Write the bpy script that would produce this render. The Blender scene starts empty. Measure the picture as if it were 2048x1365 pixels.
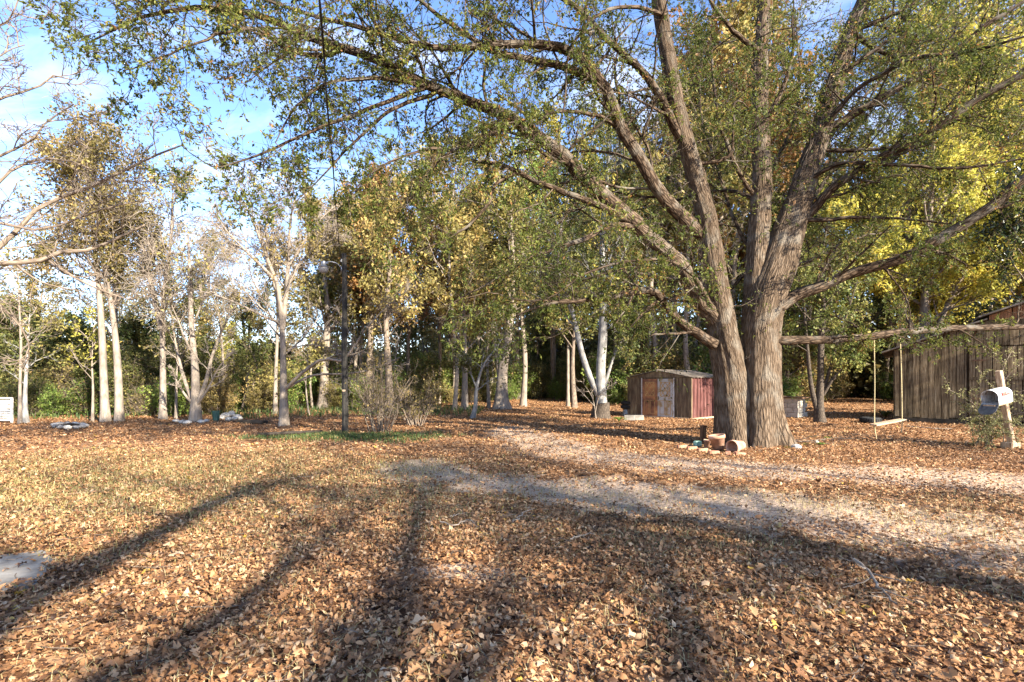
import bpy, math, random
import numpy as np

SC = bpy.context.scene
COL = SC.collection
R = math.radians
EYE, HZ, F = 1.5, 762.0, 1024.0

# ------------------------------------------------------------------ camera, sky, sun, exposure
SUN_EL, SUN_AZ = 27.0, 46.0          # the sun stands low, behind the viewer's right shoulder
SUN = np.array([math.cos(R(SUN_AZ)) * math.cos(R(SUN_EL)), -math.sin(R(SUN_AZ)) * math.cos(R(SUN_EL)), math.sin(R(SUN_EL))])

cam_d = bpy.data.cameras.new('camera')
cam_d.lens = 18.0
cam_d.sensor_width = 36.0
cam_d.shift_y = (HZ - 682.5) / 2048.0
cam_d.clip_start = 0.05
cam_d.clip_end = 2000.0
cam = bpy.data.objects.new('camera', cam_d)
cam.location = (0, 0, EYE)
cam.rotation_euler = (R(90), 0, 0)
COL.objects.link(cam)
SC.camera = cam

world = bpy.data.worlds.new('World')
SC.world = world
world.use_nodes = True
wn, wl = world.node_tree.nodes, world.node_tree.links
for n in list(wn):
    wn.remove(n)
w_out = wn.new('ShaderNodeOutputWorld')
w_bg = wn.new('ShaderNodeBackground')
w_sky = wn.new('ShaderNodeTexSky')
w_sky.sky_type = 'NISHITA'
w_sky.sun_disc = False
w_sky.sun_elevation = R(SUN_EL)
w_sky.sun_rotation = math.atan2(SUN[0], SUN[1])
w_sky.air_density = 1.0
w_sky.dust_density = 0.2
w_sky.ozone_density = 4.0
w_hsv = wn.new('ShaderNodeHueSaturation')
w_hsv.inputs['Saturation'].default_value = 1.10
w_tc = wn.new('ShaderNodeTexCoord')
w_sep = wn.new('ShaderNodeSeparateXYZ')
w_add = wn.new('ShaderNodeMath'); w_add.operation = 'ADD'; w_add.inputs[1].default_value = 0.25
w_div = wn.new('ShaderNodeVectorMath'); w_div.operation = 'DIVIDE'
w_comb = wn.new('ShaderNodeCombineXYZ')
w_map = wn.new('ShaderNodeMapping'); w_map.inputs['Scale'].default_value = (1.5, 3.2, 1.0); w_map.inputs['Rotation'].default_value = (0, 0, R(25))
w_noise = wn.new('ShaderNodeTexNoise'); w_noise.inputs['Scale'].default_value = 1.6; w_noise.inputs['Detail'].default_value = 7; w_noise.inputs['Roughness'].default_value = 0.55; w_noise.inputs['Distortion'].default_value = 0.6
w_ramp = wn.new('ShaderNodeValToRGB')
w_ramp.color_ramp.elements[0].position = 0.50; w_ramp.color_ramp.elements[0].color = (0, 0, 0, 1)
w_ramp.color_ramp.elements[1].position = 0.92; w_ramp.color_ramp.elements[1].color = (1, 1, 1, 1)
w_mix = wn.new('ShaderNodeMixRGB'); w_mix.inputs['Color2'].default_value = (3.4, 3.5, 3.9, 1)
wl.new(w_tc.outputs['Generated'], w_sep.inputs[0])
wl.new(w_sep.outputs['Z'], w_add.inputs[0])
for k in range(3):
    wl.new(w_add.outputs[0], w_comb.inputs[k])
wl.new(w_tc.outputs['Generated'], w_div.inputs[0]); wl.new(w_comb.outputs[0], w_div.inputs[1])
wl.new(w_div.outputs[0], w_map.inputs[0]); wl.new(w_map.outputs[0], w_noise.inputs['Vector'])
wl.new(w_noise.outputs['Fac'], w_ramp.inputs[0]); wl.new(w_ramp.outputs[0], w_mix.inputs['Fac'])
w_tint = wn.new('ShaderNodeMixRGB'); w_tint.blend_type = 'MULTIPLY'; w_tint.inputs[0].default_value = 1.0; w_tint.inputs['Color2'].default_value = (0.95, 0.82, 0.82, 1)
wl.new(w_sky.outputs[0], w_tint.inputs['Color1']); wl.new(w_tint.outputs[0], w_hsv.inputs['Color']); wl.new(w_hsv.outputs[0], w_mix.inputs['Color1'])
wl.new(w_mix.outputs[0], w_bg.inputs['Color'])
w_bg.inputs['Strength'].default_value = 0.13
wl.new(w_bg.outputs[0], w_out.inputs[0])

sun_d = bpy.data.lights.new('sun', 'SUN')
sun_d.energy = 5.0
sun_d.angle = R(0.7)
sun_d.color = (1.0, 0.91, 0.77)
sun = bpy.data.objects.new('sun', sun_d)
from mathutils import Vector, Matrix
sun.rotation_euler = Vector(SUN).to_track_quat('Z', 'Y').to_euler()
sun.location = (30, -30, 40)
COL.objects.link(sun)

SC.view_settings.view_transform = 'Standard'
SC.view_settings.look = 'None'
SC.view_settings.gamma = 1.0
SC.view_settings.use_curve_mapping = False
SC.view_settings.exposure = 2.15
SC.cycles.max_bounces = 6
SC.cycles.diffuse_bounces = 3
SC.cycles.transmission_bounces = 4
SC.cycles.use_denoising = True

# ------------------------------------------------------------------ helpers
rng = np.random.default_rng(7)
random.seed(7)


def nrm(v):
    return v / np.maximum(np.linalg.norm(v, axis=-1, keepdims=True), 1e-9)


def P(px, py, d):
    return np.array([(px - 1024.0) / F * d, d, EYE + (HZ - py) / F * d])


def G(px, py):
    d = EYE * F / (py - HZ)
    return np.array([(px - 1024.0) / F * d, d, 0.0])


def hgt(x, y):
    x = np.asarray(x, float); y = np.asarray(y, float)
    return (0.022 * np.sin(x * 0.9 + 1.3) * np.sin(y * 0.7) + 0.016 * np.sin(x * 2.1 + y * 1.3) + 0.010 * np.sin(x * 4.3 - y * 3.7 + 0.5)
            + 0.05 * np.sin(x * 0.13 + 0.4) * np.sin(y * 0.17) * np.clip((y - 6) / 14, 0, 1))


class MB:
    """collects vertices and faces; build() links them as ONE mesh object"""

    def __init__(self):
        self.v, self.f, self.n = [], [], 0
        self.bk, self.tone, self.has_bk, self.has_tone = [], [], False, False

    def add(self, verts, faces, bk=None, tone=None):
        verts = np.asarray(verts, float).reshape(-1, 3)
        if not isinstance(faces, list):
            faces = [faces]
        nf = 0
        for fa in faces:
            fa = np.asarray(fa, int)
            if fa.ndim == 1:
                fa = fa[None]
            self.f.append(fa + self.n); nf += len(fa)
        self.v.append(verts)
        self.n += len(verts)
        if bk is not None:
            self.has_bk = True
        self.bk.append(np.zeros((len(verts), 3)) if bk is None else np.asarray(bk).reshape(-1, 3))
        if tone is not None:
            self.has_tone = True
        self.tone.append(np.full(nf, 0.5) if tone is None else np.broadcast_to(np.asarray(tone, float), (nf,)))
        return self

    def tubes(self, Pn, Rn, m, cap=False, rough=0.0, r_=None):
        """Pn (n,k,3) centre lines, Rn (n,k) radii, m sides"""
        Pn = np.asarray(Pn, float); Rn = np.asarray(Rn, float)
        n, k, _ = Pn.shape
        if n == 0:
            return self
        T = nrm(np.gradient(Pn, axis=1))
        D = nrm(Pn[:, -1] - Pn[:, 0])
        ref = np.where((np.abs(D[:, 2]) < 0.8)[:, None], np.array([0, 0, 1.0]), np.array([1.0, 0, 0]))[:, None, :]
        N = nrm(np.cross(T, np.broadcast_to(ref, T.shape)))
        B = np.cross(T, N)
        a = np.arange(m) * 2 * math.pi / m
        rr = Rn[:, :, None] * np.ones(m)
        s = np.concatenate([np.zeros((n, 1)), np.cumsum(np.linalg.norm(np.diff(Pn, axis=1), axis=2), axis=1)], 1)
        if rough and r_ is not None:
            for q in (2, 3, 5):
                ph = r_.uniform(0, 6.28, (n, 1, 1)); fr = r_.uniform(0.5, 1.6, (n, 1, 1))
                rr = rr * (1 + rough / q * 2 * np.sin(q * a[None, None] + ph + fr * s[:, :, None]))
        V = Pn[:, :, None] + rr[..., None] * (np.cos(a)[:, None] * N[:, :, None] + np.sin(a)[:, None] * B[:, :, None])
        R0 = Rn[:, :1, None]
        off = (np.arange(n) * 3.7)[:, None, None]
        bk = np.stack([R0 * np.cos(a) + np.zeros((n, k, 1)) + off, R0 * np.sin(a) + np.zeros((n, k, 1)), s[:, :, None] + np.zeros(m)], -1)
        i = np.arange(n)[:, None, None] * k * m; j = np.arange(k - 1)[None, :, None] * m; q = np.arange(m)[None, None]
        q2 = (q + 1) % m
        fa = np.stack([i + j + q, i + j + q2, i + j + m + q2, i + j + m + q], -1).reshape(-1, 4)
        faces = [fa]
        if cap:
            for t in range(n):
                faces.append(np.arange(m)[None] + t * k * m + (k - 1) * m)
                faces.append(np.arange(m)[::-1][None] + t * k * m)
        return self.add(V, faces, bk=bk)

    def box(self, c, s, rot=None, bev=0.0, tone=None):
        """a box centred at c, sides s, with rotation matrix rot; bev chamfers all edges"""
        c = np.asarray(c, float); h = np.asarray(s, float) / 2
        if bev <= 0:
            v = np.array([[x, y, z] for x in (-1, 1) for y in (-1, 1) for z in (-1, 1)]) * h
            f = [np.array([[0, 1, 3, 2], [4, 6, 7, 5], [0, 4, 5, 1], [2, 3, 7, 6], [0, 2, 6, 4], [1, 5, 7, 3]])]
        else:
            b = min(bev, h.min() * 0.8)
            v = []; ids = {}
            for x in (-1, 1):
                for y in (-1, 1):
                    for z in (-1, 1):
                        for ax in range(3):
                            p = np.array([x, y, z]) * (h - b)
                            p[ax] = (x, y, z)[ax] * h[ax]
                            ids[(x, y, z, ax)] = len(v); v.append(p)
            v = np.array(v); f4 = []; f3 = []
            for ax in range(3):
                o1, o2 = [(1, 2), (2, 0), (0, 1)][ax]
                for sg in (-1, 1):
                    q = []
                    for (a_, b_) in ((-1, -1), (1, -1), (1, 1), (-1, 1)):
                        k = [0, 0, 0]; k[ax] = sg; k[o1] = a_; k[o2] = b_
                        q.append(ids[(k[0], k[1], k[2], ax)])
                    f4.append(q if sg > 0 else q[::-1])
                for a_ in (-1, 1):
                    for b_ in (-1, 1):
                        q = []
                        for (e, ax2) in ((-1, o1), (1, o1), (1, o2), (-1, o2)):
                            k = [0, 0, 0]; k[ax] = e; k[o1] = a_; k[o2] = b_
                            q.append(ids[(k[0], k[1], k[2], ax2)])
                        f4.append(q)
            for x in (-1, 1):
                for y in (-1, 1):
                    for z in (-1, 1):
                        f3.append([ids[(x, y, z, 0)], ids[(x, y, z, 1)], ids[(x, y, z, 2)]])
            f = [np.array(f4), np.array(f3)]
        if rot is not None:
            v = v @ np.asarray(rot).T
        return self.add(v + c, f, tone=tone)

    def lathe(self, prof, m=28, mat=None):
        """prof: list of (r,z); mat: 4x4 or (3x3, loc)"""
        prof = np.asarray(prof, float); k = len(prof)
        a = np.arange(m) * 2 * math.pi / m
        V = np.stack([prof[:, 0, None] * np.cos(a), prof[:, 0, None] * np.sin(a), prof[:, 1, None] + 0 * a], -1).reshape(-1, 3)
        if mat is not None:
            V = V @ np.asarray(mat[0]).T + np.asarray(mat[1])
        j = np.arange(k - 1)[:, None] * m; q = np.arange(m)[None]; q2 = (q + 1) % m
        return self.add(V, np.stack([j + q, j + q2, j + m + q2, j + m + q], -1).reshape(-1, 4))

    def build(self, name, mat, parent=None, smooth=False, base=None):
        V = np.concatenate(self.v) if self.v else np.zeros((0, 3))
        if base is not None:
            V = V - np.asarray(base)
        me = bpy.data.meshes.new(name)
        me.vertices.add(len(V)); me.vertices.foreach_set('co', V.astype(np.float32).ravel())
        tot = np.concatenate([np.full(len(f), f.shape[1]) for f in self.f]) if self.f else np.zeros(0, int)
        li = np.concatenate([f.ravel() for f in self.f]) if self.f else np.zeros(0, int)
        me.loops.add(len(li)); me.loops.foreach_set('vertex_index', li.astype(np.int32))
        me.polygons.add(len(tot))
        me.polygons.foreach_set('loop_start', (np.cumsum(tot) - tot).astype(np.int32))
        me.polygons.foreach_set('use_smooth', np.full(len(tot), bool(smooth)))
        me.update(calc_edges=True)
        if self.has_bk:
            at = me.attributes.new('bk', 'FLOAT_VECTOR', 'POINT')
            at.data.foreach_set('vector', np.concatenate(self.bk).astype(np.float32).ravel())
        if self.has_tone:
            at = me.attributes.new('tone', 'FLOAT', 'FACE')
            at.data.foreach_set('value', np.concatenate(self.tone).astype(np.float32))
        if mat is not None:
            me.materials.append(mat)
        o = bpy.data.objects.new(name, me)
        COL.objects.link(o)
        if parent is not None:
            o.parent = parent
        return o


def tag(o, label, cat, group=None, kind=None):
    if label: o['label'] = label
    if cat: o['category'] = cat
    if group: o['group'] = group
    if kind: o['kind'] = kind
    return o


def thing(name, label, cat, loc=(0, 0, 0), rz=0.0, group=None):
    o = bpy.data.objects.new(name, None)
    o.empty_display_size = 0.2
    COL.objects.link(o)
    o.location = [float(c) for c in loc]
    o.rotation_euler = (0, 0, rz)
    return tag(o, label, cat, group)


def dup(root, loc, rz, label=None, scale=1.0, group=None, sz=None):
    r_ = root.copy(); COL.objects.link(r_)
    r_.location = [float(c) for c in loc]; r_.rotation_euler = (0, 0, rz)
    r_.scale = (scale, scale, scale if sz is None else sz)
    if label: r_['label'] = label
    if group: r_['group'] = group
    for ch in list(root.children):
        c = ch.copy(); COL.objects.link(c); c.parent = r_
        for g in list(ch.children):
            d = g.copy(); COL.objects.link(d); d.parent = c
    return r_


def rotz(a):
    c, s = math.cos(a), math.sin(a)
    return np.array([[c, -s, 0], [s, c, 0], [0, 0, 1.0]])


def euler(ax, ay, az):
    return np.array(Matrix.Rotation(az, 3, 'Z') @ Matrix.Rotation(ay, 3, 'Y') @ Matrix.Rotation(ax, 3, 'X'))


# ------------------------------------------------------------------ materials
def mat_new(name):
    m = bpy.data.materials.new(name); m.use_nodes = True
    nt = m.node_tree
    for n in list(nt.nodes): nt.nodes.remove(n)
    return m, nt.nodes, nt.links


def ramp_node(N, cols):
    r_ = N.new('ShaderNodeValToRGB')
    e = r_.color_ramp.elements
    while len(e) > 1: e.remove(e[-1])
    e[0].position = cols[0][0]; e[0].color = (*cols[0][1], 1)
    for p, c in cols[1:]:
        q = e.new(p); q.color = (*c, 1)
    return r_


def leaf_mat(name, cols, transl=0.35, vary=0.25, rough=0.55, spec=0.3):
    m, N, L = mat_new(name)
    at = N.new('ShaderNodeAttribute'); at.attribute_name = 'tone'
    rp = ramp_node(N, cols); L.new(at.outputs['Fac'], rp.inputs[0])
    oi = N.new('ShaderNodeObjectInfo')
    hs = N.new('ShaderNodeHueSaturation')
    mr = N.new('ShaderNodeMapRange'); mr.inputs[3].default_value = 1 - vary; mr.inputs[4].default_value = 1 + vary
    L.new(oi.outputs['Random'], mr.inputs[0]); L.new(mr.outputs[0], hs.inputs['Value'])
    mh = N.new('ShaderNodeMapRange'); mh.inputs[3].default_value = 0.5 - vary * 0.06; mh.inputs[4].default_value = 0.5 + vary * 0.06
    ml = N.new('ShaderNodeMath'); ml.operation = 'MULTIPLY'; ml.inputs[1].default_value = 7.31
    fr = N.new('ShaderNodeMath'); fr.operation = 'FRACT'
    L.new(oi.outputs['Random'], ml.inputs[0]); L.new(ml.outputs[0], fr.inputs[0]); L.new(fr.outputs[0], mh.inputs[0]); L.new(mh.outputs[0], hs.inputs['Hue'])
    L.new(rp.outputs[0], hs.inputs['Color'])
    b = N.new('ShaderNodeBsdfPrincipled'); b.inputs['Roughness'].default_value = rough; b.inputs['Specular IOR Level'].default_value = spec
    t = N.new('ShaderNodeBsdfTranslucent')
    L.new(hs.outputs[0], b.inputs['Base Color']); L.new(hs.outputs[0], t.inputs['Color'])
    mx = N.new('ShaderNodeMixShader'); mx.inputs[0].default_value = transl
    L.new(b.outputs[0], mx.inputs[1]); L.new(t.outputs[0], mx.inputs[2])
    o = N.new('ShaderNodeOutputMaterial'); L.new(mx.outputs[0], o.inputs[0])
    return m


def bark_mat(name, dark, mid, light, scale=9.0, stretch=0.22, bump=0.6, dist=0.03, lichen=None, crack=1.0, dist_=0.7):
    m, N, L = mat_new(name)
    at = N.new('ShaderNodeAttribute'); at.attribute_name = 'bk'
    mp = N.new('ShaderNodeMapping'); mp.inputs['Scale'].default_value = (scale, scale, scale * stretch)
    L.new(at.outputs['Vector'], mp.inputs[0])
    n1 = N.new('ShaderNodeTexNoise'); n1.inputs['Scale'].default_value = 1.6; n1.inputs['Detail'].default_value = 8; n1.inputs['Roughness'].default_value = 0.65; n1.inputs['Distortion'].default_value = dist_
    v1 = N.new('ShaderNodeTexVoronoi'); v1.feature = 'DISTANCE_TO_EDGE'; v1.inputs['Scale'].default_value = 1.3
    ad = N.new('ShaderNodeMixRGB'); ad.inputs[0].default_value = 0.28
    L.new(mp.outputs[0], n1.inputs['Vector']); L.new(mp.outputs[0], ad.inputs[1]); L.new(n1.outputs['Color'], ad.inputs[2]); L.new(ad.outputs[0], v1.inputs['Vector'])
    vr = N.new('ShaderNodeMapRange'); vr.inputs[2].default_value = 0.22; L.new(v1.outputs['Distance'], vr.inputs[0])
    vr.inputs[3].default_value = 1 - crack
    mu = N.new('ShaderNodeMath'); mu.operation = 'MULTIPLY'; L.new(vr.outputs[0], mu.inputs[0]); L.new(n1.outputs['Fac'], mu.inputs[1])
    rp = ramp_node(N, [(0.0, dark), (0.32, mid), (0.62, light)])
    L.new(mu.outputs[0], rp.inputs[0])
    col = rp.outputs[0]
    if lichen:
        n2 = N.new('ShaderNodeTexNoise'); n2.inputs['Scale'].default_value = 2.3; n2.inputs['Detail'].default_value = 5
        L.new(at.outputs['Vector'], n2.inputs['Vector'])
        r2 = ramp_node(N, [(0.5, (0, 0, 0)), (0.66, (0.8, 0.8, 0.8))]); L.new(n2.outputs['Fac'], r2.inputs[0])
        mm = N.new('ShaderNodeMixRGB'); mm.inputs[2].default_value = (*lichen, 1); L.new(r2.outputs[0], mm.inputs[0]); L.new(col, mm.inputs[1]); col = mm.outputs[0]
    b = N.new('ShaderNodeBsdfPrincipled'); b.inputs['Roughness'].default_value = 0.9; b.inputs['Specular IOR Level'].default_value = 0.13
    L.new(col, b.inputs['Base Color'])
    bp = N.new('ShaderNodeBump'); bp.inputs['Strength'].default_value = bump; bp.inputs['Distance'].default_value = dist
    L.new(mu.outputs[0], bp.inputs['Height']); L.new(bp.outputs[0], b.inputs['Normal'])
    o = N.new('ShaderNodeOutputMaterial'); L.new(b.outputs[0], o.inputs[0])
    return m


def surf_mat(name, cols, scale=6.0, rough=0.8, bump=0.2, dist=0.01, metal=0.0, stretch=(1, 1, 1), detail=6, spec=0.25, use_tone=0.0, lo=0.3, hi=0.7):
    """mottled procedural surface: noise in object space drives a colour ramp and a bump"""
    m, N, L = mat_new(name)
    tc = N.new('ShaderNodeTexCoord'); mp = N.new('ShaderNodeMapping'); mp.inputs['Scale'].default_value = stretch
    L.new(tc.outputs['Object'], mp.inputs[0])
    n1 = N.new('ShaderNodeTexNoise'); n1.inputs['Scale'].default_value = scale; n1.inputs['Detail'].default_value = detail; n1.inputs['Roughness'].default_value = 0.62
    L.new(mp.outputs[0], n1.inputs['Vector'])
    mr = N.new('ShaderNodeMapRange'); mr.inputs[1].default_value = lo; mr.inputs[2].default_value = hi; L.new(n1.outputs['Fac'], mr.inputs[0])
    fac = mr.outputs[0]
    rp = ramp_node(N, cols); L.new(fac, rp.inputs[0])
    col = rp.outputs[0]
    if use_tone:
        at = N.new('ShaderNodeAttribute'); at.attribute_name = 'tone'
        hs = N.new('ShaderNodeHueSaturation'); m2 = N.new('ShaderNodeMapRange'); m2.inputs[3].default_value = 1 - use_tone; m2.inputs[4].default_value = 1 + use_tone
        L.new(at.outputs['Fac'], m2.inputs[0]); L.new(m2.outputs[0], hs.inputs['Value']); L.new(col, hs.inputs['Color']); col = hs.outputs[0]
    b = N.new('ShaderNodeBsdfPrincipled'); b.inputs['Roughness'].default_value = rough; b.inputs['Metallic'].default_value = metal; b.inputs['Specular IOR Level'].default_value = spec
    L.new(col, b.inputs['Base Color'])
    bp = N.new('ShaderNodeBump'); bp.inputs['Strength'].default_value = bump; bp.inputs['Distance'].default_value = dist
    L.new(n1.outputs['Fac'], bp.inputs['Height']); L.new(bp.outputs[0], b.inputs['Normal'])
    o = N.new('ShaderNodeOutputMaterial'); L.new(b.outputs[0], o.inputs[0])
    return m


M = {}
M['oak_bark'] = bark_mat('oak_bark', (0.030, 0.021, 0.014), (0.105, 0.073, 0.047), (0.20, 0.148, 0.102), 20, 0.17, 1.0, 0.06, lichen=(0.19, 0.165, 0.13), crack=.75, dist_=.6)
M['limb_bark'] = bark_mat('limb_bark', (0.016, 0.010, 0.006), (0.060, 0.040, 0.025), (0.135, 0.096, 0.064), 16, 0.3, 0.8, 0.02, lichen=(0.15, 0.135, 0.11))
M['pale_bark'] = bark_mat('pale_bark', (0.065, 0.050, 0.037), (0.17, 0.137, 0.105), (0.30, 0.25, 0.20), 6, 0.35, 0.5, 0.015, crack=.15, lichen=(0.11, 0.10, 0.085))
M['grey_bark'] = bark_mat('grey_bark', (0.05, 0.047, 0.043), (0.13, 0.125, 0.118), (0.25, 0.24, 0.225), 6, 0.4, 0.4, 0.015, lichen=(0.38, 0.365, 0.33), crack=.15)
M['brown_bark'] = bark_mat('brown_bark', (0.03, 0.024, 0.018), (0.13, 0.10, 0.075), (0.26, 0.21, 0.16), 10, 0.3, 0.6, 0.02, crack=.4)
M['dark_bark'] = bark_mat('dark_bark', (0.015, 0.012, 0.010), (0.05, 0.04, 0.032), (0.12, 0.095, 0.07), 12, 0.8, 0.6, 0.015, crack=.4)
M['oak_leaf'] = leaf_mat('oak_leaf', [(0.0, (0.026, 0.042, 0.009)), (0.45, (0.080, 0.105, 0.020)), (0.8, (0.19, 0.205, 0.040)), (0.95, (0.28, 0.22, 0.06)), (1.0, (0.30, 0.15, 0.05))], 0.45, 0.0)
M['olive_leaf'] = leaf_mat('olive_leaf', [(0.0, (0.09, 0.085, 0.024)), (0.5, (0.25, 0.21, 0.065)), (0.85, (0.40, 0.31, 0.105)), (1.0, (0.48, 0.33, 0.12))], 0.42, 0.22)
M['green_leaf'] = leaf_mat('green_leaf', [(0.0, (0.045, 0.070, 0.016)), (0.5, (0.145, 0.16, 0.045)), (0.85, (0.29, 0.265, 0.08)), (1.0, (0.38, 0.30, 0.10))], 0.42, 0.3)
M['fresh_leaf'] = leaf_mat('fresh_leaf', [(0.0, (0.07, 0.12, 0.024)), (0.5, (0.16, 0.24, 0.048)), (1.0, (0.32, 0.35, 0.08))], 0.45, 0.2)
M['rust_leaf'] = leaf_mat('rust_leaf', [(0.0, (0.10, 0.05, 0.018)), (0.5, (0.26, 0.14, 0.045)), (1.0, (0.40, 0.25, 0.085))], 0.35, 0.15)
M['yellow_leaf'] = leaf_mat('yellow_leaf', [(0.0, (0.17, 0.17, 0.028)), (0.5, (0.42, 0.38, 0.07)), (0.85, (0.60, 0.50, 0.11)), (1.0, (0.55, 0.38, 0.09))], 0.45, 0.12)
M['magnolia_leaf'] = leaf_mat('magnolia_leaf', [(0.0, (0.010, 0.017, 0.005)), (0.7, (0.025, 0.040, 0.010)), (1.0, (0.08, 0.10, 0.02))], 0.12, 0.05, 0.3, 0.5)
M['litter'] = leaf_mat('litter', [(0.0, (0.028, 0.014, 0.008)), (0.22, (0.16, 0.076, 0.033)), (0.5, (0.33, 0.165, 0.070)), (0.75, (0.46, 0.265, 0.127)), (0.93, (0.56, 0.40, 0.24)), (1.0, (0.42, 0.26, 0.05))], 0.18, 0.0, 0.6, 0.25)
M['straw'] = leaf_mat('straw', [(0.0, (0.10, 0.11, 0.03)), (0.35, (0.23, 0.205, 0.07)), (0.7, (0.40, 0.31, 0.14)), (1.0, (0.55, 0.45, 0.24))], 0.3, 0.0)
M['turf'] = leaf_mat('turf', [(0.0, (0.028, 0.06, 0.016)), (0.6, (0.075, 0.115, 0.032)), (1.0, (0.22, 0.19, 0.07))], 0.3, 0.0)


# ------------------------------------------------------------------ growing things
def resample(pts, k, smooth=True):
    pts = np.asarray(pts, float)
    if smooth and len(pts) > 2:                       # Catmull-Rom
        e = np.concatenate([[2 * pts[0] - pts[1]], pts, [2 * pts[-1] - pts[-2]]])
        out = []
        for i in range(len(pts) - 1):
            p0, p1, p2, p3 = e[i:i + 4]
            for t in np.linspace(0, 1, 10, endpoint=False):
                out.append(0.5 * ((2 * p1) + (-p0 + p2) * t + (2 * p0 - 5 * p1 + 4 * p2 - p3) * t * t + (-p0 + 3 * p1 - 3 * p2 + p3) * t ** 3))
        out.append(pts[-1]); pts = np.array(out)
    s = np.concatenate([[0], np.cumsum(np.linalg.norm(np.diff(pts, axis=0), axis=1))])
    t = np.linspace(0, s[-1], k)
    return np.stack([np.interp(t, s, pts[:, i]) for i in range(3)], 1)


def grow(Pp, Rp, r_, n_per, t=(0.2, 1.0), length=(0.3, 0.5), ang=(35, 65), k=5, rr=0.5, up=0.05, wob=0.15, shrink=0.4, flat=1.0, absolute=False, rmin=0.0, tip=0.3):
    """children of every centre line in Pp: returns (P,R,parent t)"""
    n, k0, _ = Pp.shape
    N = n * n_per
    if N == 0:
        return np.zeros((0, k, 3)), np.zeros((0, k)), np.zeros(0)
    idx = np.repeat(np.arange(n), n_per)
    q = (np.tile(np.arange(n_per), n) + r_.uniform(0, 1, N)) / n_per
    tt = t[0] + (t[1] - t[0]) * q
    x = tt * (k0 - 1); i0 = np.clip(x.astype(int), 0, k0 - 2); fr = (x - i0)[:, None]
    A, B = Pp[idx, i0], Pp[idx, i0 + 1]
    p = A * (1 - fr) + B * fr
    T = nrm(B - A)
    rad = Rp[idx, i0] * (1 - fr[:, 0]) + Rp[idx, i0 + 1] * fr[:, 0]
    rnd = r_.normal(size=(N, 3)); rnd[:, 2] *= flat
    perp = nrm(rnd - (rnd * T).sum(1, keepdims=True) * T)
    a = np.radians(r_.uniform(ang[0], ang[1], N))[:, None]
    d = np.cos(a) * T + np.sin(a) * perp
    plen = np.linalg.norm(np.diff(Pp, axis=1), axis=2).sum(1)[idx]
    ln = r_.uniform(length[0], length[1], N) * (1 - shrink * tt) * (1 if absolute else plen)
    out = np.zeros((N, k, 3)); out[:, 0] = p
    st = (ln / (k - 1))[:, None]
    for j in range(1, k):
        w = r_.normal(size=(N, 3)); w[:, 2] *= flat
        d = nrm(d + wob * w + np.array([0, 0, up]))
        p = p + d * st
        out[:, j] = p
    r0 = np.maximum(rad * rr * r_.uniform(0.75, 1.1, N), rmin)
    Rr = r0[:, None] * np.linspace(1, tip, k)
    return out, Rr, tt


def leaves(mb, Pp, r_, n_per, L=(0.06, 0.10), w=0.38, droop=0.2, t=(0.15, 1.05), spread=0.03, tone=None, along=0.5, fold=0.25, keep=None):
    """diamond leaves folded along the midrib, set along the centre lines"""
    if keep is not None:
        Pp = Pp[keep]
        if tone is not None and np.ndim(tone): tone = tone[keep]
    n, k0, _ = Pp.shape
    N = n * n_per
    if N == 0: return
    idx = np.repeat(np.arange(n), n_per)
    tt = np.clip(r_.uniform(t[0], t[1], N), 0, 1)
    x = tt * (k0 - 1); i0 = np.clip(x.astype(int), 0, k0 - 2); fr = (x - i0)[:, None]
    A, B = Pp[idx, i0], Pp[idx, i0 + 1]
    p = A * (1 - fr) + B * fr + r_.normal(size=(N, 3)) * spread
    T = nrm(B - A)
    ax = nrm(T * along + r_.normal(size=(N, 3)) * 0.75 + np.array([0, 0, -droop]))
    sd = nrm(np.cross(ax, r_.normal(size=(N, 3)) * 0.7 + np.array([0, 0, 1.0])))
    nn = np.cross(sd, ax)
    ln = r_.uniform(L[0], L[1], N)[:, None]
    wd = ln * w * r_.uniform(0.8, 1.2, N)[:, None]
    mid = p + ax * ln * 0.52
    V = np.stack([p, mid + sd * wd * 0.5 + nn * ln * fold * 0.3, p + ax * ln, mid - sd * wd * 0.5 + nn * ln * fold * 0.3], 1)
    fa = (np.arange(N) * 4)[:, None] + np.arange(4)
    tb = r_.beta(2, 2.4, N) if tone is None else np.clip((tone[idx] if np.ndim(tone) else tone) + r_.normal(size=N) * 0.17, 0, 1)
    mb.add(V, fa, tone=tb)


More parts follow.
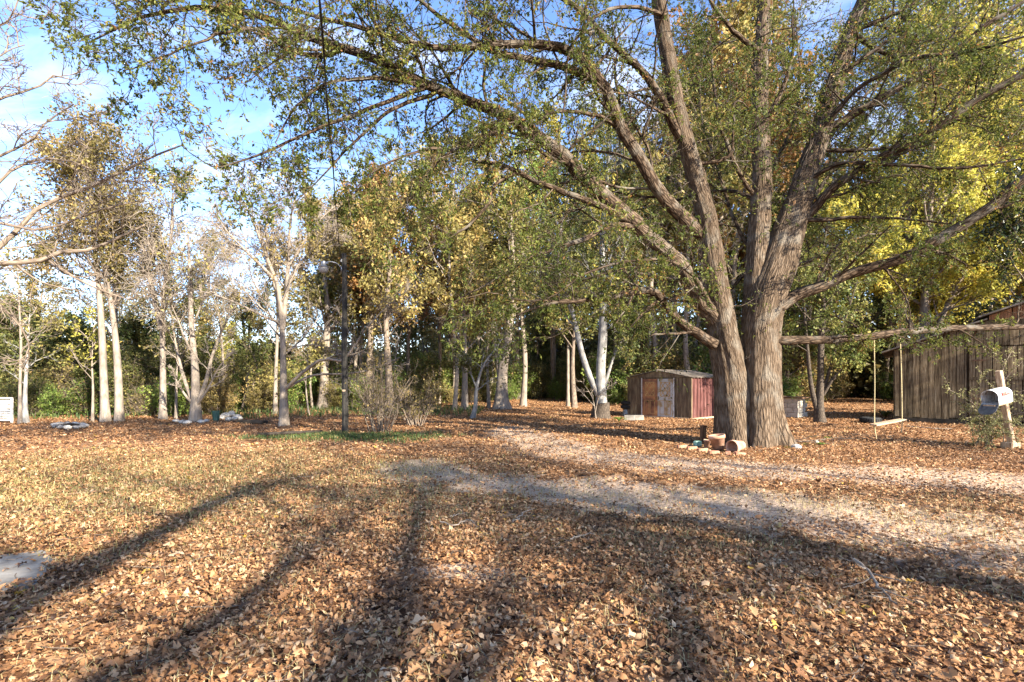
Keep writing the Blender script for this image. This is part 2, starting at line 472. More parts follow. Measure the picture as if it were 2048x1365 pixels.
def build_tree(name, label, stems, r0, bark, leafmat=None, seed=0, n1=14, l1=(0.2, 0.34), t1=(0.4, 0.98), a1=(30, 65), n2=6, l2=(0.35, 0.6), n3=5, l3=(0.3, 0.6), lv=4,
               L=(0.12, 0.2), up=0.06, leaf_t=0.0, clump=1.0, group=None, cat='tree', base=None, flare=1.35, tipr=0.18, flat=0.8, lw=0.55, rlimb=0.42, shrink=0.45, droop=0.2, tonebias=0.5,
               extra=(), twig_r=0.006, sides=10, spread=0.10, loc=None):
    """one tree = an Empty with trunk (stems and boughs) and crown (leaves)"""
    r_ = np.random.default_rng(seed)
    r0 = np.asarray(r0) * .8
    base = np.asarray(stems[0][0], float).copy() if base is None else np.asarray(base, float)
    root = thing(name, label, cat, base if loc is None else loc, 0, group)
    tb, cr = MB(), MB()
    lines = []
    for i, s in enumerate(stems):
        k = 22
        c = resample(s, k)
        rs = r0 if np.ndim(r0) == 0 else r0[i]
        u = np.linspace(0, 1, k)
        rad = rs * (1 - (1 - tipr) * u ** 0.9)
        rad = rad * (1 + (flare - 1) * np.exp(-u * np.linalg.norm(c[-1] - c[0]) * 2.2)) if i == 0 or np.allclose(s[0], stems[0][0], atol=0.4) else rad
        tb.tubes(c[None], rad[None], sides, rough=0.05, r_=r_)
        lines.append((c, rad))
    for s, rs in extra:
        c = resample(s, 14); rad = rs * np.linspace(1, 0.25, 14)
        tb.tubes(c[None], rad[None], 7, rough=0.04, r_=r_)
        lines.append((resample(c, 22), np.interp(np.linspace(0, 1, 22), np.linspace(0, 1, 14), rad)))
    C = np.stack([l[0] for l in lines]); Rr = np.stack([l[1] for l in lines])
    n_main = len(stems)
    P1, R1, _ = grow(C[:n_main], Rr[:n_main], r_, n1, t1, l1, a1, 8, rlimb, up, 0.14, shrink, flat, rmin=0.018)
    if len(extra):
        Pe, Re, _ = grow(C[n_main:], Rr[n_main:], r_, max(4, n1 // 2), (0.3, 1), (0.2, 0.4), a1, 8, 0.45, up, 0.14, shrink, flat, rmin=0.012)
        P1 = np.concatenate([P1, Pe]); R1 = np.concatenate([R1, Re])
    tb.tubes(P1, R1, 5)
    P2, R2, _ = grow(P1, R1, r_, n2, (0.25, 1.0), l2, (25, 60), 5, 0.5, up * 0.6, 0.2, 0.3, flat, rmin=twig_r * 1.4)
    tb.tubes(P2, R2, 4)
    P3, R3, _ = grow(P2, R2, r_, n3, (0.2, 1.0), l3, (20, 60), 4, 0.6, 0.02, 0.25, 0.2, 1.0, rmin=twig_r, tip=0.5)
    tb.tubes(P3, R3, 3)
    tb.build('trunk', M[bark], root, smooth=True, base=base)
    if leafmat and lv:
        own = np.repeat(np.arange(len(P1)), n2 * n3)
        w1 = r_.uniform(0, 1, len(P1))
        zt = P3[:, -1, 2] - base[2]
        ok = (w1[own] < clump) & (zt > leaf_t)
        tone1 = np.clip(tonebias + r_.normal(size=len(P1)) * 0.18, 0.05, 0.95)[own]
        leaves(cr, P3, r_, lv, L, lw, droop, spread=spread, tone=tone1, keep=ok)
        if cr.n:
            cr.build('crown', M[leafmat], root, base=base)
    return root


# ------------------------------------------------------------------ ground
def seg_dist(x, y, line):
    d = np.full(np.shape(x), 1e9)
    for (ax, ay), (bx, by) in zip(line[:-1], line[1:]):
        vx, vy = bx - ax, by - ay
        t = np.clip(((x - ax) * vx + (y - ay) * vy) / (vx * vx + vy * vy), 0, 1)
        d = np.minimum(d, np.hypot(x - ax - t * vx, y - ay - t * vy))
    return d


TRACK1 = [(12, 1.5), (8, 3.0), (4.7, 4.75), (3.6, 5.75), (1.6, 6.7), (-0.4, 7.6), (-1.6, 9.0)]
TRACK2 = [(14, 5.5), (9, 7.2), (5, 8.4), (2.6, 9.2), (0.9, 11), (0.0, 16), (0.6, 25), (1.4, 40)]


def fnoise(x, y, s, seed):
    q = np.random.default_rng(seed)
    o = 0
    for i in range(5):
        a = q.uniform(0, 6.28); f = s * q.uniform(0.7, 1.9)
        o = o + np.sin(f * (x * math.cos(a) + y * math.sin(a)) + q.uniform(0, 6.28))
    return o / 5


def sand(x, y):
    n = fnoise(x, y, 2.6, 3) * 0.26 + fnoise(x, y, 8, 4) * 0.22 + fnoise(x, y, 23, 14) * 0.2
    a = np.clip(1.15 - (seg_dist(x, y, TRACK1) + n * 1.7) / (1.0 + 0.5 * np.clip((x - 1) / 5, 0, 1)), 0, 1)
    b = np.clip(1.0 - (seg_dist(x, y, TRACK2) + n) / 1.7, 0, 1) * 0.75 * np.clip((20 - y) / 6, 0.15, 1)
    c = np.clip(1 - (np.hypot((x + 0.55) / 0.7, (y - 4.05) / 0.35) + n), 0, 1) * 0.7
    return np.clip(np.maximum(np.maximum(a, b), c), 0, 1)


def grassy(x, y):
    n = fnoise(x, y, 0.9, 5) * 0.5 + fnoise(x, y, 2.6, 6) * 0.4
    a = np.clip(1.2 - np.hypot((x + 7.0) / 6.6, (y - 7.6) / 3.9) + n * 0.5, 0, 1)
    c = np.clip(1.0 - np.hypot((x - 2.2) / 2.0, (y - 4.7) / 0.5) + n * 0.6, 0, 1) * 0.5
    return np.maximum(a, c)


def lawn(x, y):          # the green patch round the pole and the shrubs
    n = fnoise(x, y, 1.5, 8) * 0.4 + fnoise(x, y, 4, 9) * 0.3
    return np.clip(1.15 - np.hypot((x + 4.4) / 3.4, (y - 13.6) / 1.35) + n * 0.5, 0, 1)


gx = np.unique(np.concatenate([np.linspace(-220, -24, 24), np.linspace(-24, -8, 60), np.linspace(-8, 8, 130), np.linspace(8, 24, 60), np.linspace(24, 220, 24)]))
gy = np.unique(np.concatenate([np.linspace(-60, 0, 12), np.linspace(0, 14, 120), np.linspace(14, 40, 80), np.linspace(40, 300, 20)]))
X, Y = np.meshgrid(gx, gy)
Z = hgt(X, Y) - 0.015 * sand(X, Y)
gm = MB()
nx = len(gx)
ii = (np.arange(len(gy) - 1)[:, None] * nx + np.arange(nx - 1)[None]).ravel()
gm.add(np.stack([X, Y, Z], -1), np.stack([ii, ii + 1, ii + nx + 1, ii + nx], -1))


def ground_mat():
    m, N, L = mat_new('ground')
    tc = N.new('ShaderNodeTexCoord')
    def noise(s, d=5, r=0.6, vec=None):
        n = N.new('ShaderNodeTexNoise'); n.inputs['Scale'].default_value = s; n.inputs['Detail'].default_value = d; n.inputs['Roughness'].default_value = r
        L.new(vec or tc.outputs['Object'], n.inputs['Vector']); return n
    wob = noise(7, 3)
    mixv = N.new('ShaderNodeMixRGB'); mixv.inputs[0].default_value = 0.06
    L.new(tc.outputs['Object'], mixv.inputs[1]); L.new(wob.outputs['Color'], mixv.inputs[2])
    vo = N.new('ShaderNodeTexVoronoi'); vo.inputs['Scale'].default_value = 15; vo.inputs['Randomness'].default_value = 1.0
    L.new(mixv.outputs[0], vo.inputs['Vector'])
    sp = N.new('ShaderNodeSeparateColor'); L.new(vo.outputs['Color'], sp.inputs[0])
    lr = ramp_node(N, [(0.0, (0.03, 0.015, 0.008)), (0.22, (0.12, 0.060, 0.030)), (0.5, (0.25, 0.135, 0.066)), (0.75, (0.36, 0.21, 0.11)), (1.0, (0.46, 0.31, 0.18))])
    L.new(sp.outputs[0], lr.inputs[0])
    big = noise(0.55, 5, 0.65)
    br = ramp_node(N, [(0.35, (0.72, 0.66, 0.62)), (0.65, (1.1, 1.05, 1.0))]); L.new(big.outputs['Fac'], br.inputs[0])
    mu = N.new('ShaderNodeMixRGB'); mu.blend_type = 'MULTIPLY'; mu.inputs[0].default_value = 1; L.new(lr.outputs[0], mu.inputs[1]); L.new(br.outputs[0], mu.inputs[2])
    sn = noise(26, 6, 0.7)
    sr = ramp_node(N, [(0.3, (0.19, 0.115, 0.068)), (0.5, (0.42, 0.305, 0.21)), (0.7, (0.56, 0.44, 0.33))]); L.new(sn.outputs['Fac'], sr.inputs[0])
    sa = N.new('ShaderNodeAttribute'); sa.attribute_name = 'sand'
    sb = noise(11, 6, 0.75)
    sm = N.new('ShaderNodeMath'); sm.operation = 'MULTIPLY_ADD'; sm.inputs[1].default_value = 1.9; L.new(sa.outputs['Fac'], sm.inputs[0])
    sm2 = N.new('ShaderNodeMath'); sm2.operation = 'SUBTRACT'; L.new(sm.outputs[0], sm2.inputs[0]); L.new(sb.outputs['Fac'], sm2.inputs[1]); sm.inputs[2].default_value = 0.0
    sc = N.new('ShaderNodeMapRange'); sc.inputs[1].default_value = 0.0; sc.inputs[2].default_value = 0.35; L.new(sm2.outputs[0], sc.inputs[0])
    m1 = N.new('ShaderNodeMixRGB'); L.new(sc.outputs[0], m1.inputs[0]); L.new(mu.outputs[0], m1.inputs[1]); L.new(sr.outputs[0], m1.inputs[2])
    ga = N.new('ShaderNodeAttribute'); ga.attribute_name = 'grassy'
    gn = noise(40, 4, 0.7)
    gr = ramp_node(N, [(0.3, (0.08, 0.08, 0.02)), (0.5, (0.22, 0.18, 0.05)), (0.7, (0.38, 0.28, 0.10))]); L.new(gn.outputs['Fac'], gr.inputs[0])
    gmul = N.new('ShaderNodeMath'); gmul.operation = 'MULTIPLY'; gmul.inputs[1].default_value = 0.4; L.new(ga.outputs['Fac'], gmul.inputs[0])
    m2 = N.new('ShaderNodeMixRGB'); L.new(gmul.outputs[0], m2.inputs[0]); L.new(m1.outputs[0], m2.inputs[1]); L.new(gr.outputs[0], m2.inputs[2])
    b = N.new('ShaderNodeBsdfPrincipled'); b.inputs['Roughness'].default_value = 0.95; b.inputs['Specular IOR Level'].default_value = 0.1
    L.new(m2.outputs[0], b.inputs['Base Color'])
    ad = N.new('ShaderNodeMath'); ad.operation = 'ADD'; L.new(vo.outputs['Distance'], ad.inputs[0]); L.new(sn.outputs['Fac'], ad.inputs[1])
    bp = N.new('ShaderNodeBump'); bp.inputs['Strength'].default_value = 0.7; bp.inputs['Distance'].default_value = 0.03
    L.new(ad.outputs[0], bp.inputs['Height']); L.new(bp.outputs[0], b.inputs['Normal'])
    o = N.new('ShaderNodeOutputMaterial'); L.new(b.outputs[0], o.inputs[0])
    return m


ground = gm.build('ground', ground_mat(), smooth=True)
tag(ground, 'leaf strewn bare earth of the whole yard', 'ground', kind='structure')
for nm_, fn in (('sand', sand), ('grassy', grassy)):
    at = ground.data.attributes.new(nm_, 'FLOAT', 'POINT')
    at.data.foreach_set('value', fn(X, Y).astype(np.float32).ravel())

# concrete path at the left edge
pm = MB()
c0 = [G(-260, 1140), G(-40, 1118), G(88, 1103), G(112, 1128), G(70, 1172), G(-40, 1190), G(-260, 1250)]
top = np.array([[p[0], p[1], 0.012] for p in c0]); bot = top.copy(); bot[:, 2] = -0.1
n_ = len(c0)
pm.add(np.concatenate([top, bot]), [np.arange(n_)[::-1]] + [np.array([i, (i + 1) % n_, n_ + (i + 1) % n_, n_ + i]) for i in range(n_)])
M['concrete'] = surf_mat('concrete', [(0, (0.10, 0.088, 0.072)), (0.5, (0.19, 0.175, 0.15)), (1, (0.27, 0.255, 0.225))], 5, 0.9, 0.3, 0.01)
tag(pm.build('path', M['concrete']), 'end of a pale concrete path at the left edge', 'path', kind='structure')


def in_slab(x, y):
    ins = np.ones(np.shape(x), bool)
    for i in range(len(c0)):
        p, q = c0[i], c0[(i + 1) % len(c0)]
        ins &= ((q[0] - p[0]) * (y - p[1]) - (q[1] - p[1]) * (x - p[0])) / math.hypot(q[0] - p[0], q[1] - p[1]) < -0.05 + 0.04 * np.sin(x * 17) * np.sin(y * 23)
    return ins


# ------------------------------------------------------------------ fallen leaves and grass on the ground
def scatter(n, y0, y1, r_, power=2.0, wide=1.06, extra=0.6):
    """points in the visible wedge between depths y0 and y1, denser near the viewer with a higher power"""
    u = r_.uniform(0, 1, n)
    y = (y0 ** power + u * (y1 ** power - y0 ** power)) ** (1 / power)
    x = r_.uniform(-1, 1, n) * (y * wide + extra)
    return x, y


def ground_leaves(mb, x, y, r_, rows, size, tilt, lift=0.02):
    """curled dead leaves; rows = list of half-width profiles, one is chosen per leaf"""
    n = len(x)
    k = len(rows[0])
    W = np.asarray(rows)[r_.integers(0, len(rows), n)]                        # n,k
    u = np.linspace(-0.5, 0.5, k)
    ln = r_.uniform(size[0], size[1], n)
    c1 = r_.normal(size=n) * 0.9; c2 = r_.normal(size=n) * 1.3 + 0.5
    tw = r_.normal(size=n) * 0.9
    wob = 1 + r_.normal(size=(n, k)) * 0.13
    LX = np.repeat(u[None], n, 0)
    side = W * wob
    def pt(sg):
        yy = sg * side
        zz = c1[:, None] * LX ** 2 + c2[:, None] * yy ** 2 + tw[:, None] * LX * yy
        return np.stack([LX, yy, zz], -1)
    V = np.stack([pt(-1), pt(0), pt(1)], 2) * ln[:, None, None, None]         # n,k,3,3
    az = r_.uniform(0, 6.283, n); tx = r_.normal(size=n) * tilt; ty = r_.normal(size=n) * tilt
    ca, sa = np.cos(az), np.sin(az)
    x0, y0, z0 = V[..., 0], V[..., 1], V[..., 2]
    cx, sx = np.cos(tx)[:, None, None], np.sin(tx)[:, None, None]
    y0, z0 = y0 * cx - z0 * sx, y0 * sx + z0 * cx
    cy, sy = np.cos(ty)[:, None, None], np.sin(ty)[:, None, None]
    x0, z0 = x0 * cy + z0 * sy, -x0 * sy + z0 * cy
    ca, sa = ca[:, None, None], sa[:, None, None]
    X_ = x0 * ca - y0 * sa + x[:, None, None]; Y_ = x0 * sa + y0 * ca + y[:, None, None]
    zb = hgt(x, y) + r_.uniform(0.004, lift, n)
    zmin = z0.reshape(n, -1).min(1)
    Z_ = z0 + (zb - np.maximum(zmin, -0.02) * 0.7)[:, None, None]
    base = (np.arange(n) * k * 3)[:, None, None]
    j = np.arange(k - 1)[None, :, None] * 3; q = np.arange(2)[None, None]
    fa = np.stack([base + j + q, base + j + q + 1, base + j + q + 4, base + j + q + 3], -1).reshape(-1, 4)
    tone = np.clip(r_.beta(1.5, 1.7, n) + 0.13 * fnoise(x, y, 1.7, 41) + 0.10 * fnoise(x, y, 6, 42), 0, 1)
    mb.add(np.stack([X_, Y_, Z_], -1), fa, tone=np.repeat(tone, 2 * (k - 1)))


lr_ = np.random.default_rng(11)
OVAL = [0.0, 0.13, 0.19, 0.21, 0.19, 0.13, 0.05, 0.0]
LOBE = [0.01, 0.10, 0.30, 0.12, 0.34, 0.12, 0.22, 0.0]
LOB2 = [0.01, 0.05, 0.22, 0.30, 0.10, 0.26, 0.06, 0.0]
OVL2 = [0.0, 0.10, 0.21, 0.26, 0.25, 0.17, 0.07, 0.0]


def thin_out(x, y, r_, ksand=0.9, kgrass=0.15):
    return (r_.uniform(0, 1, len(x)) > ksand * sand(x, y)) & (r_.uniform(0, 1, len(x)) > kgrass * grassy(x, y)) & ~(in_slab(x, y) & (r_.uniform(0, 1, len(x)) > 0.06))


lit = MB()
x, y = scatter(62000, 2.2, 5.6, lr_, 1.8)
k = thin_out(x, y, lr_); ground_leaves(lit, x[k], y[k], lr_, [OVAL, LOBE, LOB2, OVL2, OVAL], (0.012, 0.062), 0.34, 0.03)
x, y = scatter(76000, 5.6, 11, lr_, 1.9)
k = thin_out(x, y, lr_); ground_leaves(lit, x[k], y[k], lr_, [[0.0, 0.2, 0.24, 0.0], [0.02, 0.28, 0.16, 0.0]], (0.02, 0.064), 0.36, 0.025)
x, y = scatter(90000, 11, 24, lr_, 1.7)
k = thin_out(x, y, lr_, 0.7, 0.4) & (lr_.uniform(0, 1, len(x)) > 0.5 * lawn(x, y)); ground_leaves(lit, x[k], y[k], lr_, [[0.05, 0.26, 0.03]], (0.035, 0.09), 0.34, 0.025)
x, y = scatter(30000, 24, 46, lr_, 1.5)
ground_leaves(lit, x, y, lr_, [[0.05, 0.3, 0.03]], (0.07, 0.15), 0.3, 0.03)
x, y = scatter(1800, 2.2, 9, lr_, 1.6)
k = thin_out(x, y, lr_); ground_leaves(lit, x[k], y[k], lr_, [OVAL, LOBE, LOB2, OVL2, LOBE], (0.06, 0.11), 0.25, 0.045)
tag(lit.build('leaf_litter', M['litter'], smooth=True), 'brown fallen leaves lying all over the yard', 'fallen leaves', kind='stuff')


def blades(mb, x, y, r_, h=(0.04, 0.10), w=0.004, lean=0.6, tone=None):
    n = len(x)
    az = r_.uniform(0, 6.283, n); hh = r_.uniform(h[0], h[1], n)
    dx, dy = np.cos(az), np.sin(az)
    ln = r_.uniform(0.1, lean, n) * hh
    z = hgt(x, y)
    ww = w * r_.uniform(0.7, 1.4, n)
    V = np.zeros((n, 5, 3))
    sx, sy = -dy * ww, dx * ww
    V[:, 0] = np.stack([x - sx, y - sy, z - 0.01], 1); V[:, 1] = np.stack([x + sx, y + sy, z - 0.01], 1)
    V[:, 2] = np.stack([x + sx * .8 + dx * ln * .4, y + sy * .8 + dy * ln * .4, z + hh * .65], 1)
    V[:, 3] = np.stack([x - sx * .8 + dx * ln * .4, y - sy * .8 + dy * ln * .4, z + hh * .65], 1)
    V[:, 4] = np.stack([x + dx * ln * 1.5, y + dy * ln * 1.5, z + hh], 1)
    b = (np.arange(n) * 5)[:, None]
    t = r_.beta(2, 2, n) if tone is None else np.clip(tone + r_.normal(size=n) * 0.15, 0, 1)
    t2 = np.concatenate([t, t])
    mb.add(V, [b + np.array([0, 1, 2, 3]), b + np.array([3, 2, 4])], tone=t2)


tw = MB()
x, y = scatter(2600, 2.2, 13, lr_, 1.7)
a_ = lr_.uniform(0, 6.28, len(x)); l_ = lr_.gamma(2.0, .05, len(x)) + .03
tt = np.linspace(-.5, .5, 5)
cv = lr_.normal(size=len(x)) * .25
px_ = x[:, None] + (np.cos(a_)[:, None] * tt - np.sin(a_)[:, None] * cv[:, None] * tt ** 2) * l_[:, None]
py_ = y[:, None] + (np.sin(a_)[:, None] * tt + np.cos(a_)[:, None] * cv[:, None] * tt ** 2) * l_[:, None]
tw.tubes(np.stack([px_, py_, hgt(px_, py_) + lr_.uniform(.012, .04, (len(x), 1)) + lr_.normal(size=(len(x), 1)) * .02 * tt], -1), lr_.uniform(.0012, .0032, (len(x), 1)) * np.ones(5), 4)
tag(tw.build('twig_litter', M['brown_bark'], smooth=True), 'tiny broken twigs among the fallen leaves', 'twigs', kind='stuff')
gr = MB()
x, y = scatter(110000, 3.0, 14, lr_, 1.6)
g_ = grassy(x, y); k = (lr_.uniform(0, 1, len(x)) < g_ * 1.0) & ~in_slab(x, y)
blades(gr, x[k], y[k], lr_, (0.025, 0.075), 0.0045, 1.2)
x, y = scatter(60000, 2.2, 7, lr_, 1.8)
k = (lr_.uniform(0, 1, len(x)) < 0.28 + 0.4 * fnoise(x, y, 2.2, 21)) & ~in_slab(x, y)
blades(gr, x[k], y[k], lr_, (0.02, 0.06), 0.0025, 1.6, 0.75)
tag(gr.build('dry_grass', M['straw']), 'thin straw coloured grass among the leaves', 'grass', kind='stuff')
gt = MB()
x = lr_.uniform(-9.5, 0.5, 60000); y = lr_.uniform(11.6, 15.6, 60000)
k = lr_.uniform(0, 1, len(x)) < .8 * lawn(x, y) ** 2.2
blades(gt, x[k], y[k], lr_, (0.03, 0.11), 0.008, 0.9)
x, y = scatter(16000, 18.5, 30, lr_, 1.5)      # weeds along the edge of the wood
k = (x < -1.5) & (y > 19.5 + np.abs(x + 20) * 0.12 + fnoise(x, y, 0.8, 31) * 1.2)
blades(gt, x[k], y[k], lr_, (0.06, 0.32), 0.018, 0.7)
tag(gt.build('green_grass', M['turf']), 'low green grass around the pole and the edge of the wood', 'grass', kind='stuff')

# ------------------------------------------------------------------ the great oak
def PL(*pts):
    return np.array([P(*p) for p in pts])


ork = np.random.default_rng(42)
OB = G(1505, 888)
oak = thing('oak_tree', 'huge twin-stemmed oak spreading over the yard with clay pots at its foot', 'tree', OB)
tk = MB()


def stem(pts, rads, m=40, rough=0.05, k=64, name=None):
    c = resample(pts, k)
    wv = np.linspace(0, 9, k)[:, None] + ork.uniform(0, 6, 3)
    c = c + np.sin(wv * [1.0, .8, 0]) * [.05, .05, 0] * np.clip(np.linspace(0, 6, k), 0, 1)[:, None] + np.sin(wv * [2.3, 2.7, 0]) * [.022, .022, 0] * np.clip(np.linspace(0, 6, k), 0, 1)[:, None]
    rad = np.interp(np.linspace(0, 1, k), np.linspace(0, 1, len(rads)), rads) * .84
    # bark ridges as real relief on the big stems
    s = np.concatenate([[0], np.cumsum(np.linalg.norm(np.diff(c, axis=0), axis=1))])
    a = np.arange(m) * 2 * math.pi / m
    T = nrm(np.gradient(c, axis=0)); N_ = nrm(np.cross(T, np.array([1.0, 0.0, 0.0]))); B_ = np.cross(T, N_)
    rr = rad[:, None] * (1 + rough * np.sin(2 * a + 0.7 * s[:, None] + ork.uniform(0, 6)) + rough * 0.7 * np.sin(3 * a - 0.9 * s[:, None] + ork.uniform(0, 6))
                         + rough * 0.5 * np.sin(5 * a + 1.7 * s[:, None] + ork.uniform(0, 6)))
    rr += 0.016 * np.sin(13 * a + 2.2 * np.sin(1.9 * s[:, None]) + 1.3 * s[:, None]) * np.clip(rad[:, None] / 0.3, 0, 1)
    rr += ork.normal(size=rr.shape) * 0.006
    # roots flaring into the ground
    if c[0, 2] < 0.3:
        fl = np.exp(-s / 0.55)[:, None]
        rr *= 1 + fl * (0.34 + 0.36 * np.sin(5 * a + 1.0) + 0.12 * np.sin(8 * a + 2.5))
    V = c[:, None] + rr[..., None] * (np.cos(a)[:, None] * N_[:, None] + np.sin(a)[:, None] * B_[:, None])
    R0 = rad.max()
    bk = np.stack([R0 * np.cos(a) + np.zeros((k, 1)), R0 * np.sin(a) + np.zeros((k, 1)), s[:, None] + np.zeros(m)], -1)
    j = np.arange(k - 1)[:, None] * m; q = np.arange(m)[None]; q2 = (q + 1) % m
    tk.add(V, np.stack([j + q, j + q2, j + m + q2, j + m + q], -1).reshape(-1, 4), bk=bk)
    return c, rad


sL = stem(PL((1484, 910, 11.9), (1477, 850, 11.9), (1462, 760, 11.85), (1446, 690, 11.8), (1437, 630, 11.75), (1425, 560, 11.7), (1408, 450, 11.5), (1387, 340, 11.3), (1364, 235, 11.0), (1346, 140, 10.8), (1328, 40, 10.6), (1312, -70, 10.3), (1290, -260, 10)),
          [.56, .47, .40, .37, .33, .27, .245, .22, .19, .17, .15, .12, .07])
sR = stem(PL((1524, 912, 11.85), (1524, 850, 11.85), (1522, 760, 11.8), (1526, 680, 11.85), (1536, 610, 11.9), (1556, 540, 12.0), (1577, 455, 12.1), (1606, 366, 12.2), (1640, 262, 12.3), (1666, 170, 12.4), (1702, 66, 12.5), (1738, -10, 12.6), (1790, -160, 12.8)),
          [.64, .53, .49, .49, .45, .36, .29, .26, .24, .22, .19, .16, .09])
sM = stem(PL((1508, 690, 12.0), (1509, 610, 12.05), (1512, 520, 12.1), (1517, 400, 12.2), (1523, 250, 12.3), (1527, 110, 12.4), (1530, 0, 12.5), (1535, -160, 12.7)),
          [.36, .32, .27, .23, .20, .18, .16, .09], m=28)
sF = stem(PL((1432, 640, 11.7), (1402, 600, 11.55), (1378, 568, 11.4), (1350, 525, 11.25), (1312, 480, 11.05), (1270, 446, 10.8)), [.24, .22, .20, .19, .185, .18], m=24, rough=0.07)
tk.build('trunk', M['oak_bark'], oak, smooth=True, base=OB)

